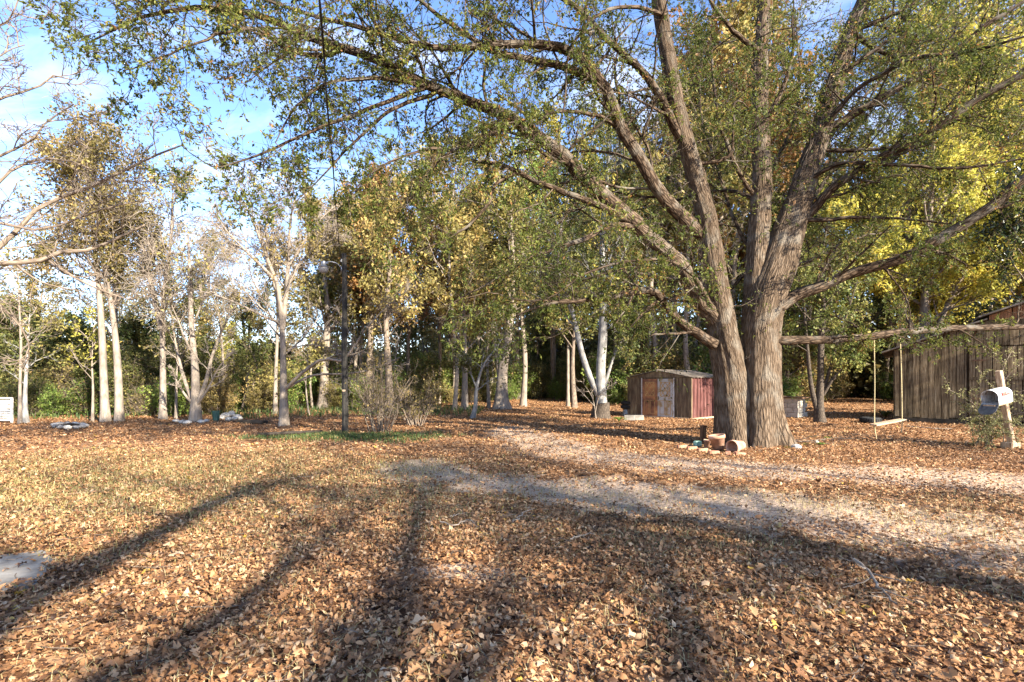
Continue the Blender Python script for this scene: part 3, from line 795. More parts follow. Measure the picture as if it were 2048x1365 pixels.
LIMBS = [
    # points, r0, r1, density multiplier, twig length multiplier
    ([(1275, 450, 10.8), (1198, 384, 10.5), (1121, 307, 10.1), (1070, 271, 9.9), (1018, 230, 9.6), (934, 201, 9.3), (846, 165, 8.9), (773, 124, 8.6), (700, 95, 8.4), (610, 66, 8.2), (513, 22, 8.0), (400, 4, 7.9), (290, 22, 7.7), (215, 55, 7.6), (172, 80, 7.5)], .175, .012, 1.5, 1.0),
    ([(700, 95, 8.4), (641, 112, 8.2), (575, 104, 8.0), (513, 66, 7.9), (430, 78, 7.7), (330, 118, 7.5), (250, 150, 7.4)], .045, .008, 1.6, .8),
    ([(846, 170, 8.9), (773, 165, 8.6), (700, 170, 8.4), (640, 195, 8.2), (590, 240, 8.0), (555, 295, 7.9)], .05, .008, 1.3, .8),
    ([(860, 172, 8.95), (773, 205, 8.7), (700, 232, 8.5), (620, 265, 8.3), (540, 300, 8.2), (440, 320, 8.1), (370, 275, 8.0)], .05, .007, 1.3, .8),
    ([(884, 180, 9.0), (800, 212, 8.8), (720, 262, 8.6), (650, 330, 8.5), (590, 395, 8.45)], .045, .007, 1.3, .85),
    ([(1020, 234, 9.6), (1000, 262, 9.4), (950, 285, 9.2), (905, 300, 9.0), (850, 300, 8.8), (760, 330, 8.6), (690, 390, 8.5)], .055, .007, 1.2, .9),
    ([(1262, 444, 10.75), (1220, 421, 10.4), (1176, 396, 10.1), (1121, 377, 9.8), (1066, 353, 9.5), (1011, 330, 9.3), (956, 319, 9.1), (909, 300, 8.9), (860, 345, 8.8), (820, 400, 8.75)], .085, .01, 1.2, .9),
    ([(1040, 345, 9.45), (993, 366, 9.3), (971, 414, 9.2), (916, 458, 9.05), (865, 483, 8.95), (800, 520, 8.85)], .045, .007, 0.9, .8),
    # second great limb and its fork
    ([(1404, 470, 11.5), (1350, 420, 11.2), (1306, 366, 10.9), (1271, 304, 10.6), (1238, 253, 10.4), (1213, 183, 10.1), (1190, 146, 9.9), (1136, 98, 9.6), (1044, 84, 9.2), (960, 92, 8.9), (860, 96, 8.6), (740, 60, 8.3), (600, 20, 8.0), (470, -30, 7.8)], .165, .015, 1.5, 1.1),
    ([(1195, 160, 9.95), (1172, 150, 9.8), (1121, 130, 9.55), (1051, 117, 9.3), (1000, 110, 9.1), (956, 84, 9.0), (883, 33, 8.7), (800, -30, 8.4)], .095, .02, 1.2, 1.0),
    ([(1240, 258, 10.4), (1200, 236, 10.2), (1130, 228, 9.9), (1060, 240, 9.7), (960, 262, 9.4)], .055, .01, 1.3, .9),
    # third, from the tall stem up and out over the viewer
    ([(1380, 310, 11.25), (1356, 262, 11.0), (1315, 176, 10.6), (1279, 135, 10.3), (1227, 88, 10.0), (1176, 33, 9.7), (1132, 0, 9.5), (1040, -60, 9.0)], .11, .03, 1.4, 1.1),
    ([(1330, 30, 10.5), (1260, 15, 10.0), (1200, 30, 9.6), (1160, 70, 9.4), (1140, 110, 9.3), (1136, 165, 9.25), (1122, 250, 9.2), (1107, 310, 9.15)], .05, .008, 0.5, .6),
    ([(1364, 235, 11.0), (1320, 225, 10.7), (1277, 205, 10.4), (1240, 175, 10.2)], .045, .01, 1.6, .9),
    ([(1312, -60, 10.3), (1180, -80, 9.4), (1000, -50, 8.6), (800, -20, 8.1), (620, -10, 7.9), (450, -20, 7.8), (330, 10, 7.7)], .10, .01, 1.7, 1.0),
    ([(1385, 330, 11.3), (1460, 310, 11.2), (1470, 215, 11.1), (1500, 225, 11.3)], .05, .012, 1.4, .9),
    # low dark limbs to the left
    ([(1428, 690, 11.6), (1380, 661, 11.3), (1348, 635, 11.1), (1328, 612, 10.95), (1305, 586, 10.8), (1259, 589, 10.5), (1216, 599, 10.2), (1150, 605, 9.8), (1090, 612, 9.5), (1027, 638, 9.2)], .13, .015, 1.0, .8),
    ([(1150, 605, 9.8), (1090, 596, 9.5), (1040, 600, 9.2), (980, 585, 8.9), (930, 596, 8.7)], .03, .007, 1.0, .7),
    ([(1318, 600, 10.9), (1290, 618, 10.7), (1262, 640, 10.5), (1235, 670, 10.4)], .045, .01, .8, .6),
    ([(1275, 455, 10.8), (1225, 452, 10.5), (1150, 485, 10.2), (1060, 515, 9.9), (1000, 550, 9.7), (960, 572, 9.6), (880, 610, 9.4)], .075, .01, 1.2, .9),
    # right hand limbs
    ([(1585, 455, 12.1), (1623, 421, 12.0), (1678, 366, 11.7), (1751, 319, 11.3), (1861, 264, 10.8), (1952, 198, 10.4), (2048, 139, 10.0), (2200, 40, 9.5)], .125, .05, 1.4, .9),
    ([(1648, 262, 12.3), (1700, 235, 12.1), (1788, 183, 11.8), (1861, 136, 11.5), (1934, 84, 11.2), (1971, 55, 11.0), (2080, -10, 10.7)], .10, .03, 1.5, .9),
    ([(1628, 300, 12.3), (1700, 300, 12.0), (1800, 290, 11.7), (1900, 250, 11.3), (2000, 220, 11)], .06, .012, 1.4, .9),
    ([(1540, 625, 11.7), (1563, 612, 11.7), (1599, 589, 11.7), (1649, 572, 11.6), (1698, 549, 11.5), (1754, 530, 11.3), (1820, 506, 11.1), (1897, 463, 10.8), (1971, 414, 10.5), (2048, 348, 10.2), (2180, 250, 9.8)], .155, .07, .9, .8),
    ([(1760, 527, 11.3), (1790, 560, 11.1), (1815, 600, 11.0), (1830, 650, 10.9)], .03, .006, 1.2, .7),
    ([(1600, 440, 12.0), (1660, 440, 11.8), (1714, 436, 11.6), (1824, 450, 11.2), (1890, 456, 10.9)], .06, .02, 1.0, .8),
    ([(1545, 684, 11.7), (1573, 681, 11.7), (1609, 681, 11.75), (1655, 681, 11.8), (1730, 676, 12.0), (1800, 669, 12.2), (1886, 661, 12.4), (1970, 659, 12.5), (2060, 660, 12.6), (2200, 650, 12.8)], .105, .06, .8, .55),
    ([(1702, 66, 12.5), (1780, 30, 12.2), (1880, -20, 12)], .07, .02, 1.6, 1.0),
    ([(1666, 170, 12.4), (1720, 120, 12.1), (1800, 60, 11.9), (1860, -10, 11.7)], .07, .02, 1.6, 1.0),
    ([(1517, 400, 12.2), (1480, 350, 12.0), (1450, 270, 11.9), (1430, 180, 11.8), (1420, 60, 12.6)], .06, .015, 1.3, .9),
    ([(1523, 250, 12.3), (1560, 190, 12.3), (1590, 110, 12.2), (1600, 10, 12.1)], .07, .02, 1.6, .9),
    ([(1527, 110, 12.4), (1470, 60, 12.0), (1420, 0, 11.7), (1380, -80, 11.3)], .07, .02, 1.6, .9),
    ([(1512, 520, 12.3), (1480, 560, 12.6), (1440, 590, 13.0), (1360, 600, 13.8), (1270, 570, 14.6)], .06, .015, 1.4, .9),
    ([(1556, 540, 12.3), (1620, 520, 13.0), (1700, 480, 13.8), (1780, 460, 14.4)], .07, .015, 1.4, .9),
    ([(1517, 400, 12.5), (1440, 380, 13.2), (1330, 400, 14.0), (1240, 420, 14.8)], .07, .015, 1.3, .9),
    ([(1606, 366, 12.5), (1680, 250, 13.4), (1760, 160, 14.2), (1830, 100, 14.8)], .07, .015, 1.3, .9),
    # the right hand side and the middle, closer to the viewer and behind the stems
    ([(1604, 366, 12.2), (1680, 330, 11.6), (1780, 330, 11.0), (1900, 345, 10.4), (2048, 330, 9.8)], .06, .02, 1.6, .9),
    ([(1640, 262, 12.2), (1720, 180, 11.6), (1830, 120, 10.8), (1960, 100, 10.0), (2090, 60, 9.4)], .07, .02, 1.6, 1.0),
    ([(1577, 455, 12.3), (1640, 380, 13.0), (1700, 280, 13.8), (1760, 160, 14.6), (1820, 40, 15.2)], .06, .015, 1.4, 1.0),
    ([(1512, 520, 12.3), (1470, 440, 12.9), (1430, 330, 13.6), (1400, 200, 14.2), (1410, 60, 14.8)], .055, .012, 1.6, 1.1),
    ([(1517, 400, 12.4), (1560, 300, 13.2), (1590, 200, 14.0), (1590, 80, 14.6), (1580, -40, 15.0)], .055, .012, 1.6, 1.1),
    ([(1432, 630, 11.6), (1390, 560, 11.0), (1330, 520, 10.4), (1260, 520, 9.9), (1180, 540, 9.5), (1090, 590, 9.2)], .055, .010, 1.3, .8),
    ([(1420, 560, 11.8), (1340, 560, 12.6), (1250, 540, 13.4), (1150, 560, 14.0), (1050, 610, 14.6)], .07, .012, 1.5, 1.1),
    ([(1702, 66, 12.4), (1800, 120, 12.8), (1900, 150, 13.2), (2040, 190, 13.6)], .06, .012, 1.7, 1.1),
    ([(1730, 676, 12.0), (1700, 650, 12.2), (1650, 640, 12.4), (1590, 655, 12.7)], .03, .008, 1.8, .6),
]
oak_leaves = MB()
LIMB3 = []
for pts, r0, r1, dens, tl in LIMBS:
    c = resample(PL(*pts), 26)
    ln = np.linalg.norm(np.diff(c, axis=0), axis=1).sum()
    c[2:] += np.cumsum(ork.normal(size=(24, 3)) * 0.012, axis=0)
    rad = (r0 + (r1 - r0) * np.linspace(0, 1, 26) ** 0.85) * .98
    lb = MB()
    lb.tubes(c[None], rad[None], 14 if r0 > .09 else 8, rough=0.07, r_=ork)
    P1, R1, t1_ = grow(c[None], rad[None], ork, max(4, int(ln / 0.40 * dens)), (0.12, 1.0), (0.8 * tl, 2.5 * tl), (30, 80), 8, .38, -0.01, .16, .35, 0.8, True, .008)
    R1 = np.minimum(R1, .03)
    lb.tubes(P1, R1, 5)
    P2, R2, _ = grow(P1, R1, ork, 8, (0.12, 1.0), (0.30, 0.62), (25, 70), 6, .5, 0.0, .2, .35, 0.9, rmin=.004)
    lb.tubes(P2, R2, 4)
    P3, R3, _ = grow(P2, R2, ork, 6, (0.15, 1.0), (0.35, 0.75), (25, 60), 3, .6, 0.01, .25, .2, 1.0, rmin=.0028, tip=.6)
    lb.tubes(P3, R3, 3)
    lb.build('limb', M['limb_bark'], oak, smooth=True, base=OB)
    tone = np.clip(0.56 + ork.normal(size=len(P1)) * .15, .05, .8)
    tone3 = np.repeat(tone, 48)
    keep = np.repeat(ork.uniform(0, 1, len(P1)) < .93, 48) & (ork.uniform(0, 1, len(P3)) < .9)
    leaves(oak_leaves, P3, ork, 7, (0.045, 0.086), .42, .12, spread=.012, tone=tone3, along=.85, keep=keep, t=(.45, 1.05))
print('oak leaves', oak_leaves.n // 4)
oak_leaves.build('crown', M['oak_leaf'], oak, base=OB)

# short sprouts and dead twigs on the stems
sp = MB(); spl = MB()
for (c, rad), n in ((sL, 46), (sR, 46), (sM, 46)):
    P1, R1, _ = grow(c[None], rad[None] * 0.05, ork, n, (0.10, 0.72), (0.25, 1.0), (50, 95), 6, .6, .02, .28, 0, 1, True, .004)
    P1 += 0
    sp.tubes(P1, np.minimum(R1, .012), 4)
    P2, R2, _ = grow(P1, R1, ork, 5, (.3, 1), (.3, .6), (25, 70), 4, .6, 0, .3, 0, 1, rmin=.003)
    sp.tubes(P2, np.minimum(R2, .005), 3)
    leaves(spl, P2, ork, 5, (.05, .09), .42, .2, spread=.02, tone=.62, keep=ork.uniform(0, 1, len(P2)) < .75)
s_ = sp.build('twig', M['brown_bark'], oak, smooth=True, base=OB)
spl.build('leaves', M['oak_leaf'], s_, base=OB)

# climbing vine with hanging dead leaves in the right stem
vn = MB(); vl = MB(); vd = MB()
for (c, rad), n in ((sR, 16), (sM, 10)):
    for q in range(n):
        t0_, t1_ = sorted(ork.uniform(.38, .92, 2)); k = 14
        ts = np.linspace(t0_, max(t1_, t0_ + .12), k); ph = ork.uniform(0, 6.28)
        cc = np.stack([np.interp(ts, np.linspace(0, 1, 64), c[:, i]) for i in range(3)], 1); rr = np.interp(ts, np.linspace(0, 1, 64), rad) + .03
        a = ph + np.linspace(0, ork.uniform(-2, 2), k)
        cc += np.stack([np.cos(a) * rr, np.sin(a) * rr, 0 * a], 1) + ork.normal(size=(k, 3)) * .02
        vn.tubes(cc[None], np.full((1, k), .007), 4)
        P2, R2, _ = grow(cc[None], np.full((1, k), .006), ork, 14, (.02, 1), (.15, .55), (40, 100), 5, .6, -.06, .3, 0, 1, True, .002)
        vn.tubes(P2, np.minimum(R2, .003), 3)
        leaves(vl, P2, ork, 6, (.06, .11), .6, .4, spread=.03, tone=.55)
        leaves(vd, P2, ork, 1, (.08, .15), .5, .8, spread=.03, tone=.65)
vine = vn.build('vine', M['brown_bark'], oak, smooth=True, base=OB)
vl.build('leaves', M['oak_leaf'], vine, base=OB)
vd.build('dead_leaves', M['litter'], vine, base=OB)
# ------------------------------------------------------------------ the trees of the yard, one by one
def GP(px, py):
    d = EYE * F / (py - HZ)
    return d


# tall pair at the left with bare pale boles and ochre heads
build_tree('tall_tree', 'tall straight pale-barked tree with an ochre-green head, left one of the close pair', [PL((211, 847, 18.6), (207, 740, 18.6), (203, 650, 18.6), (196, 560, 18.6), (188, 480, 18.5), (180, 380, 18.4), (170, 300, 18.3))], .185, 'pale_bark', 'olive_leaf', 101,
           n1=34, l1=(.18, .42), t1=(.45, 1), n2=7, n3=6, lv=7, L=(.09, .16), twig_r=.009, clump=.9)
build_tree('tall_tree', 'tall leaning pale-barked tree beside its straight neighbour, dark upper bole', [PL((239, 846, 18.7), (236, 740, 18.7), (228, 650, 18.8), (219, 590, 18.8), (205, 520, 18.9), (200, 420, 18.9), (206, 330, 19))], .175, 'pale_bark', 'olive_leaf', 102,
           n1=32, l1=(.18, .42), t1=(.45, 1), n2=7, n3=6, lv=6, L=(.09, .16), twig_r=.009, clump=.8)
build_tree('thin_tree', 'thin pale stem with yellow leaves left of the tall pair', [PL((185, 848, 18.9), (186, 780, 18.9), (184, 720, 19), (188, 640, 19))], .06, 'pale_bark', 'yellow_leaf', 103, n1=10, l1=(.25, .5), t1=(.4, 1), n2=4, n3=4, lv=4, L=(.08, .15))
build_tree('thin_tree', 'thin white stem nearest the left edge, in front of dark undergrowth', [PL((40, 853, 17.8), (40, 780, 17.8), (42, 690, 17.8), (38, 600, 17.8), (34, 480, 17.8))], .075, 'pale_bark', 'olive_leaf', 104, n1=14, l1=(.2, .4), t1=(.35, 1), n2=5, n3=5, lv=3, L=(.09, .16))
build_tree('thin_tree', 'mossy grey stem close behind the thin white stem at the left edge', [PL((52, 851, 18.3), (50, 800, 18.3), (54, 720, 18.3), (60, 620, 18.3))], .11, 'grey_bark', 'green_leaf', 105, n1=12, l1=(.25, .45), t1=(.3, 1), n2=5, n3=5, lv=5, L=(.09, .16))
# bare pale tree with dense twigs
build_tree('bare_tree', 'pale upright tree with twiggy grey head, between the tall pair and the many-stemmed tree', [PL((326, 842, 19.6), (326, 740, 19.6), (325, 650, 19.6), (328, 580, 19.6), (340, 500, 19.6), (345, 400, 19.6)), PL((326, 660, 19.6), (310, 600, 19.6), (292, 520, 19.5), (275, 430, 19.4))], .17, 'pale_bark', 'olive_leaf', 106,
           n1=26, l1=(.25, .45), t1=(.35, 1), n2=9, n3=6, l3=(.35, .7), lv=3, clump=.45, L=(.09, .15), twig_r=.010)
# many stemmed pale tree
b_ = (391, 846, 18.7)
build_tree('many_stemmed_tree', 'bare pale tree splitting at the base into five spreading stems', [
    PL(b_, (391, 800, 18.7), (390, 740, 18.7), (383, 650, 18.7), (380, 560, 18.7), (376, 470, 18.7)), PL((391, 815, 18.7), (410, 770, 18.6), (425, 710, 18.5), (447, 655, 18.4), (472, 612, 18.3)), PL((390, 815, 18.7), (374, 775, 18.9), (362, 735, 19), (350, 680, 19.1), (338, 600, 19.2)),
    PL((391, 815, 18.7), (415, 780, 18.4), (438, 735, 18.2), (462, 705, 18)), PL((389, 812, 18.7), (370, 790, 18.5), (352, 760, 18.3), (345, 735, 18.2))], [.22, .11, .10, .07, .07], 'pale_bark', None, 107,
           n1=9, l1=(.2, .4), t1=(.35, 1), n2=6, n3=5, l3=(.4, .8), twig_r=.007)
build_tree('thin_tree', 'slim pale stem just left of the many-stemmed bare tree', [PL((352, 840, 20.0), (353, 760, 20), (356, 690, 20), (350, 600, 20))], .07, 'pale_bark', 'olive_leaf', 108, n1=10, l1=(.2, .4), t1=(.4, 1), n2=5, n3=5, lv=2, L=(.09, .15))
# big bare tree left of the pole
b_ = (568, 853, 17.2)
build_tree('bare_tree', 'big bare pale tree left of the utility pole, forking into a wide fan of twigs', [
    PL(b_, (567, 760, 17.2), (566, 690, 17.2), (563, 640, 17.2), (556, 575, 17.1), (535, 520, 17.0), (515, 465, 16.9), (490, 410, 16.8), (470, 395, 16.7)),
    PL((565, 660, 17.2), (572, 590, 17.3), (577, 520, 17.3), (580, 450, 17.4), (590, 395, 17.4)), PL((572, 590, 17.3), (590, 540, 17.2), (630, 500, 17.1), (680, 470, 17.0)), PL((560, 620, 17.2), (548, 560, 17.5), (540, 500, 17.8), (552, 420, 18)), PL((550, 560, 17.1), (510, 520, 16.7), (460, 470, 16.4), (425, 420, 16.2)), PL((575, 540, 17.3), (610, 480, 17.5), (650, 430, 17.6), (680, 405, 17.7))],
    [.17, .12, .08, .09, .07, .07], 'pale_bark', 'olive_leaf', 109, n1=17, l1=(.2, .42), t1=(.3, 1), n2=8, n3=6, l3=(.35, .7), lv=2, clump=.22, twig_r=.008, L=(.08, .14),
    extra=[(PL((573, 778, 17.2), (600, 750, 16.9), (631, 727, 16.7), (650, 717, 16.5), (687, 720, 16.3), (730, 661, 16.2), (766, 621, 16.1), (800, 580, 16)), .065), (PL((578, 775, 17.2), (600, 762, 17.3), (631, 750, 17.4), (690, 748, 17.6), (740, 740, 17.8), (800, 715, 18)), .05),
           (PL((557, 645, 17.2), (532, 635, 17.1), (476, 608, 17), (430, 590, 16.9), (400, 583, 16.8)), .05), (PL((575, 700, 17.2), (620, 690, 17), (680, 700, 16.8)), .03)])
build_tree('thin_tree', 'straight pale bole standing just behind the big bare tree', [PL((550, 833, 22.5), (552, 740, 22.5), (555, 640, 22.5), (550, 520, 22.5))], .13, 'pale_bark', 'olive_leaf', 110, n1=14, l1=(.2, .35), t1=(.45, 1), n2=6, n3=5, lv=5, L=(.12, .2))
build_tree('stub_tree', 'thick pale bole widening to its foot, behind the low bough of the big bare tree', [PL((646, 822, 26.5), (648, 770, 26.5), (650, 715, 26.5), (655, 640, 26.4), (650, 540, 26.4), (655, 440, 26.4))], .32, 'pale_bark', 'olive_leaf', 111, n1=20, l1=(.2, .36), t1=(.32, 1), n2=7, n3=6, lv=6, L=(.14, .24), flare=1.7)
build_tree('thin_tree', 'thin crooked pale stem between the big bare tree and the thick bole', [PL((618, 832, 22), (613, 790, 22), (612, 750, 22), (620, 690, 22))], .05, 'pale_bark', 'olive_leaf', 112, n1=8, l1=(.3, .5), t1=(.4, 1), n2=5, n3=4, lv=5, L=(.1, .18))
# bare tree reaching in at the left edge
b_ = np.array([-11.2, 8.2, 0])
build_tree('bare_tree', 'bare pale tree at the left edge reaching its crooked boughs into the picture', [np.array([b_, b_ + [0, 0, 1.6], b_ + [.2, .3, 3.2], b_ + [.4, .4, 5.4], b_ + [.8, .5, 7.4]])], .22, 'brown_bark', None, 113, n1=12, l1=(.25, .45), t1=(.3, 1), n2=6, n3=5, l3=(.4, .8), twig_r=.006,
    extra=[(PL((-330, 540, 8.4), (-150, 520, 8.6), (0, 527, 8.9), (82, 521, 9.1), (112, 505, 9.2), (181, 500, 9.4), (231, 478, 9.6), (290, 450, 9.8)), .075), (PL((-300, 560, 8.4), (-100, 560, 8.6), (11, 483, 8.9), (84, 410, 9.2), (165, 381, 9.4), (264, 333, 9.7), (311, 311, 9.9), (366, 290, 10.1)), .06),
           (PL((-300, 330, 8.4), (-130, 260, 8.6), (0, 198, 8.8), (73, 176, 9.0), (110, 150, 9.1), (145, 160, 9.2)), .045), (PL((-300, 400, 8.4), (-100, 350, 8.5), (55, 286, 8.7), (92, 245, 8.8), (147, 209, 9)), .04), (PL((100, 522, 9.15), (140, 550, 9.2), (200, 580, 9.3), (260, 600, 9.4)), .03),
           (PL((-320, 640, 8.5), (-60, 590, 8.8), (30, 640, 9), (60, 700, 9.2), (45, 740, 9.3)), .035), (PL((-250, 300, 8.4), (-80, 90, 8.4), (10, 50, 8.5), (40, -10, 8.6)), .035), (PL((-300, 420, 8.4), (-60, 400, 8.6), (40, 330, 8.8), (130, 320, 9), (230, 360, 9.3)), .04), (PL((-320, 480, 8.4), (-60, 440, 8.7), (80, 460, 8.9), (200, 420, 9.2), (290, 400, 9.4)), .04), (PL((-250, 250, 8.4), (-60, 150, 8.4), (20, 100, 8.5), (50, 90, 8.6)), .03)])
# trees round the middle clearing
build_tree('clearing_tree', 'pale bole with a leafy ochre head behind the leafless shrubs', [PL((780, 828, 23.5), (778, 760, 23.5), (772, 640, 23.5), (780, 520, 23.5), (765, 430, 23.5))], .26, 'brown_bark', 'olive_leaf', 120, n1=24, l1=(.2, .38), t1=(.35, 1), n2=7, n3=6, lv=7, L=(.13, .22))
build_tree('rust_tree', 'tall tree with a rusty orange head behind the utility pole', [PL((735, 815, 29), (740, 700, 29), (745, 560, 29), (760, 450, 29), (765, 420, 29))], .30, 'brown_bark', 'rust_leaf', 121, n1=34, l1=(.22, .40), t1=(.4, 1), n2=8, n3=6, lv=9, L=(.15, .26))
for i, (px, py, r0, lab, bk, lf) in enumerate([(909, 822, .14, 'narrow pale bole, leftmost along the clearing behind the shrubs', 'pale_bark', 'olive_leaf'), (929, 820, .22, 'mottled pale bole beside the dark stump-footed tree', 'pale_bark', 'olive_leaf'), (978, 816, .13, 'slim grey bole at the left mouth of the clearing', 'pale_bark', 'olive_leaf'),
                                               (1046, 813, .24, 'stout tan bole standing alone at the far middle of the clearing', 'pale_bark', 'fresh_leaf'), (1136, 812, .13, 'slim yellow-leaved tree left of the big grey tree', 'pale_bark', 'yellow_leaf'), (1149, 814, .2, 'dark bole close behind the big grey tree', 'brown_bark', 'green_leaf'),
                                               (1000, 806, .2, 'far shaded bole past the burled tree', 'brown_bark', 'olive_leaf'), (1300, 806, .2, 'grey bole rising behind the metal shed roof', 'grey_bark', 'olive_leaf'), (1395, 806, .2, 'pale forked bole behind the right end of the metal shed', 'pale_bark', 'green_leaf')]):
    d = GP(px, py)
    top = 300 + 60 * ((i * 7) % 4)
    q = (i * 37 % 11 - 5)
    build_tree('clearing_tree', lab, [PL((px, py + 3, d), (px - q, py - 90, d), (px + q, py - 200, d), (px + 2 * q, (py + top) / 2 - 60, d), (px - q, top, d))], r0, bk, lf, 130 + i, n1=22, l1=(.18, .36), t1=(.3, 1), n2=7, n3=6, lv=7, L=(.15, .27))
build_tree('burled_tree', 'thick pale tree with a swollen burled foot beside the clearing', [PL((1004, 822, 27.5), (1003, 790, 27.5), (1006, 730, 27.5), (1018, 660, 27.5), (1025, 540, 27.5), (1020, 400, 27.5)), PL((1003, 770, 27.5), (992, 700, 27.6), (975, 600, 27.8), (965, 480, 28))], [.42, .22], 'pale_bark', 'olive_leaf', 145, n1=20, l1=(.2, .36), t1=(.35, 1), n2=7, n3=6, lv=6, L=(.15, .25), flare=1.8)
build_tree('small_tree', 'small leaning tree with a dark stump-like foot, alone on the leaves', [PL((945, 840, 20.8), (951, 812, 20.8), (953, 780, 20.8), (965, 735, 20.7), (990, 700, 20.5), (1010, 670, 20.3)), PL((953, 775, 20.8), (935, 735, 21), (915, 710, 21.2))], [.12, .06], 'grey_bark', 'green_leaf', 146, n1=9, l1=(.3, .5), t1=(.3, 1), n2=6, n3=5, lv=3, L=(.09, .16))
# the big grey tree
gt_ = build_tree('grey_tree', 'big pale grey tree with a dark band round its foot, left of the metal shed', [
    PL((1202, 842, 20.8), (1203, 800, 20.8), (1201, 745, 20.8), (1206, 660, 20.8), (1206, 560, 20.8), (1204, 470, 20.8), (1212, 380, 20.8), (1222, 280, 20.8)), PL((1198, 790, 20.8), (1180, 755, 20.9), (1162, 700, 21), (1145, 625, 21.1), (1118, 550, 21.2), (1120, 470, 21.3), (1135, 390, 21.4)),
    PL((1207, 780, 20.8), (1222, 730, 20.9), (1238, 690, 21.1), (1270, 640, 21.4), (1300, 600, 21.6))], [.30, .19, .10], 'grey_bark', 'green_leaf', 147, n1=20, l1=(.2, .36), t1=(.3, 1), n2=7, n3=6, lv=5, L=(.11, .19))
db = MB()
c_ = resample(PL((1202, 842, 20.8), (1203, 812, 20.8), (1202.5, 806, 20.8)), 8)
db.tubes(c_[None], (np.array([.46, .405, .375, .355, .345, .338, .333, .33]))[None], 18, rough=.05, r_=np.random.default_rng(5))
db.build('bark_band', M['dark_bark'], gt_, smooth=True, base=PL((1202, 842, 20.8))[0])
build_tree('bare_sapling', 'leafless sapling leaning out at the foot of the big grey tree', [PL((1192, 838, 20.3), (1186, 800, 20.3), (1172, 775, 20.2), (1160, 760, 20.1)), PL((1190, 825, 20.3), (1200, 790, 20.2), (1222, 775, 20), (1235, 765, 20)), PL((1188, 812, 20.3), (1168, 790, 20.3), (1150, 770, 20.3))], .03, 'pale_bark', None, 148, n1=6, l1=(.2, .4), t1=(.3, 1), n2=4, n3=2, twig_r=.006, sides=5)
# dark many-stemmed tree right of the oak
build_tree('dark_tree', 'dark-barked tree with several crooked stems right of the block stack', [PL((1640, 848, 18.2), (1638, 815, 18.2), (1641, 760, 18.2), (1642, 690, 18.2), (1647, 620, 18.2), (1642, 540, 18.2), (1655, 440, 18.2)), PL((1634, 822, 18.2), (1622, 770, 18.2), (1615, 700, 18.2), (1608, 620, 18.3), (1600, 520, 18.3)),
    PL((1646, 790, 18.2), (1668, 755, 18), (1690, 730, 17.9), (1718, 705, 17.8), (1745, 690, 17.7)), PL((1646, 785, 18.2), (1662, 730, 18.2), (1680, 670, 18.1), (1700, 610, 18), (1715, 560, 18))], [.19, .11, .08, .08], 'dark_bark', 'green_leaf', 150, n1=12, l1=(.18, .36), t1=(.35, 1), n2=6, n3=5, lv=4, L=(.08, .14), flare=1.5)
# right edge: yellow maple and glossy dark tree over the barn
build_tree('yellow_tree', 'bright yellow-green leaved tree filling the sky behind the plank barn', [PL((1850, 800, 25), (1845, 680, 25), (1855, 500, 25), (1865, 300, 25), (1860, 80, 25)), PL((1848, 720, 25), (1900, 600, 25), (1960, 480, 25), (2010, 380, 25)), PL((1848, 700, 25), (1790, 600, 25), (1740, 500, 25), (1710, 420, 25))], [.28, .18, .16], 'brown_bark', 'yellow_leaf', 151,
           n1=30, l1=(.25, .45), t1=(.2, 1), n2=8, n3=6, lv=9, L=(.14, .24))
build_tree('yellow_tree', 'paler yellow tree at the right edge behind the glossy dark tree', [PL((2080, 800, 28), (2080, 600, 28), (2070, 350, 28), (2050, 60, 28))], .28, 'brown_bark', 'yellow_leaf', 152, n1=34, l1=(.3, .5), t1=(.2, 1), n2=8, n3=6, lv=8, L=(.16, .26), tonebias=.65)
build_tree('magnolia_tree', 'glossy dark green tree overhanging the barn roof at the right edge', [PL((2075, 800, 22), (2072, 690, 22), (2062, 600, 22), (2060, 500, 22), (2070, 400, 22))], .2, 'brown_bark', 'magnolia_leaf', 153, n1=30, l1=(.22, .38), t1=(.25, 1), n2=7, n3=5, lv=7, L=(.16, .26), lw=.42)


# leafless shrubs in the lawn
def bare_shrub(label, px, py, seed, n, h, w, lvs=0):
    d = GP(px, py); b = np.array([(px - 1024) / F * d, d, 0.0])
    r_ = np.random.default_rng(seed)
    root = thing('bare_shrub', label, 'shrub', b)
    S = []
    for i in range(n):
        a = r_.uniform(0, 6.28); o = r_.uniform(0, .35 * w)
        p0 = b + [o * math.cos(a), o * math.sin(a) * .8, -.03]
        hh = h * r_.uniform(.45, 1); ln = w * r_.uniform(.3, 1)
        q = [p0]
        for t in (.3, .6, 1):
            q.append(p0 + [ln * t ** 1.2 * math.cos(a) + r_.normal() * .06, ln * t ** 1.2 * math.sin(a) + r_.normal() * .06, hh * t ** .9])
        S.append(resample(np.array(q), 14))
    S = np.array(S); Rr = r_.uniform(.010, .022, (n, 1)) * np.linspace(1, .3, 14)
    m = MB(); m.tubes(S, Rr, 5)
    P2, R2, _ = grow(S, Rr, r_, 7, (.2, 1), (.2, .45), (20, 55), 6, .6, .08, .16, .2, 1, rmin=.004); m.tubes(P2, R2, 4)
    P3, R3, _ = grow(P2, R2, r_, 5, (.2, 1), (.25, .6), (20, 60), 4, .7, .04, .2, .2, 1, rmin=.003); m.tubes(P3, R3, 3)
    m.build('stems', M['brown_bark'], root, smooth=True, base=b)
    if lvs:
        l_ = MB(); leaves(l_, P3, r_, lvs, (.04, .08), .5, .1, spread=.03, keep=r_.uniform(0, 1, len(P3)) < .6); l_.build('foliage', M['olive_leaf'], root, base=b)
    return root


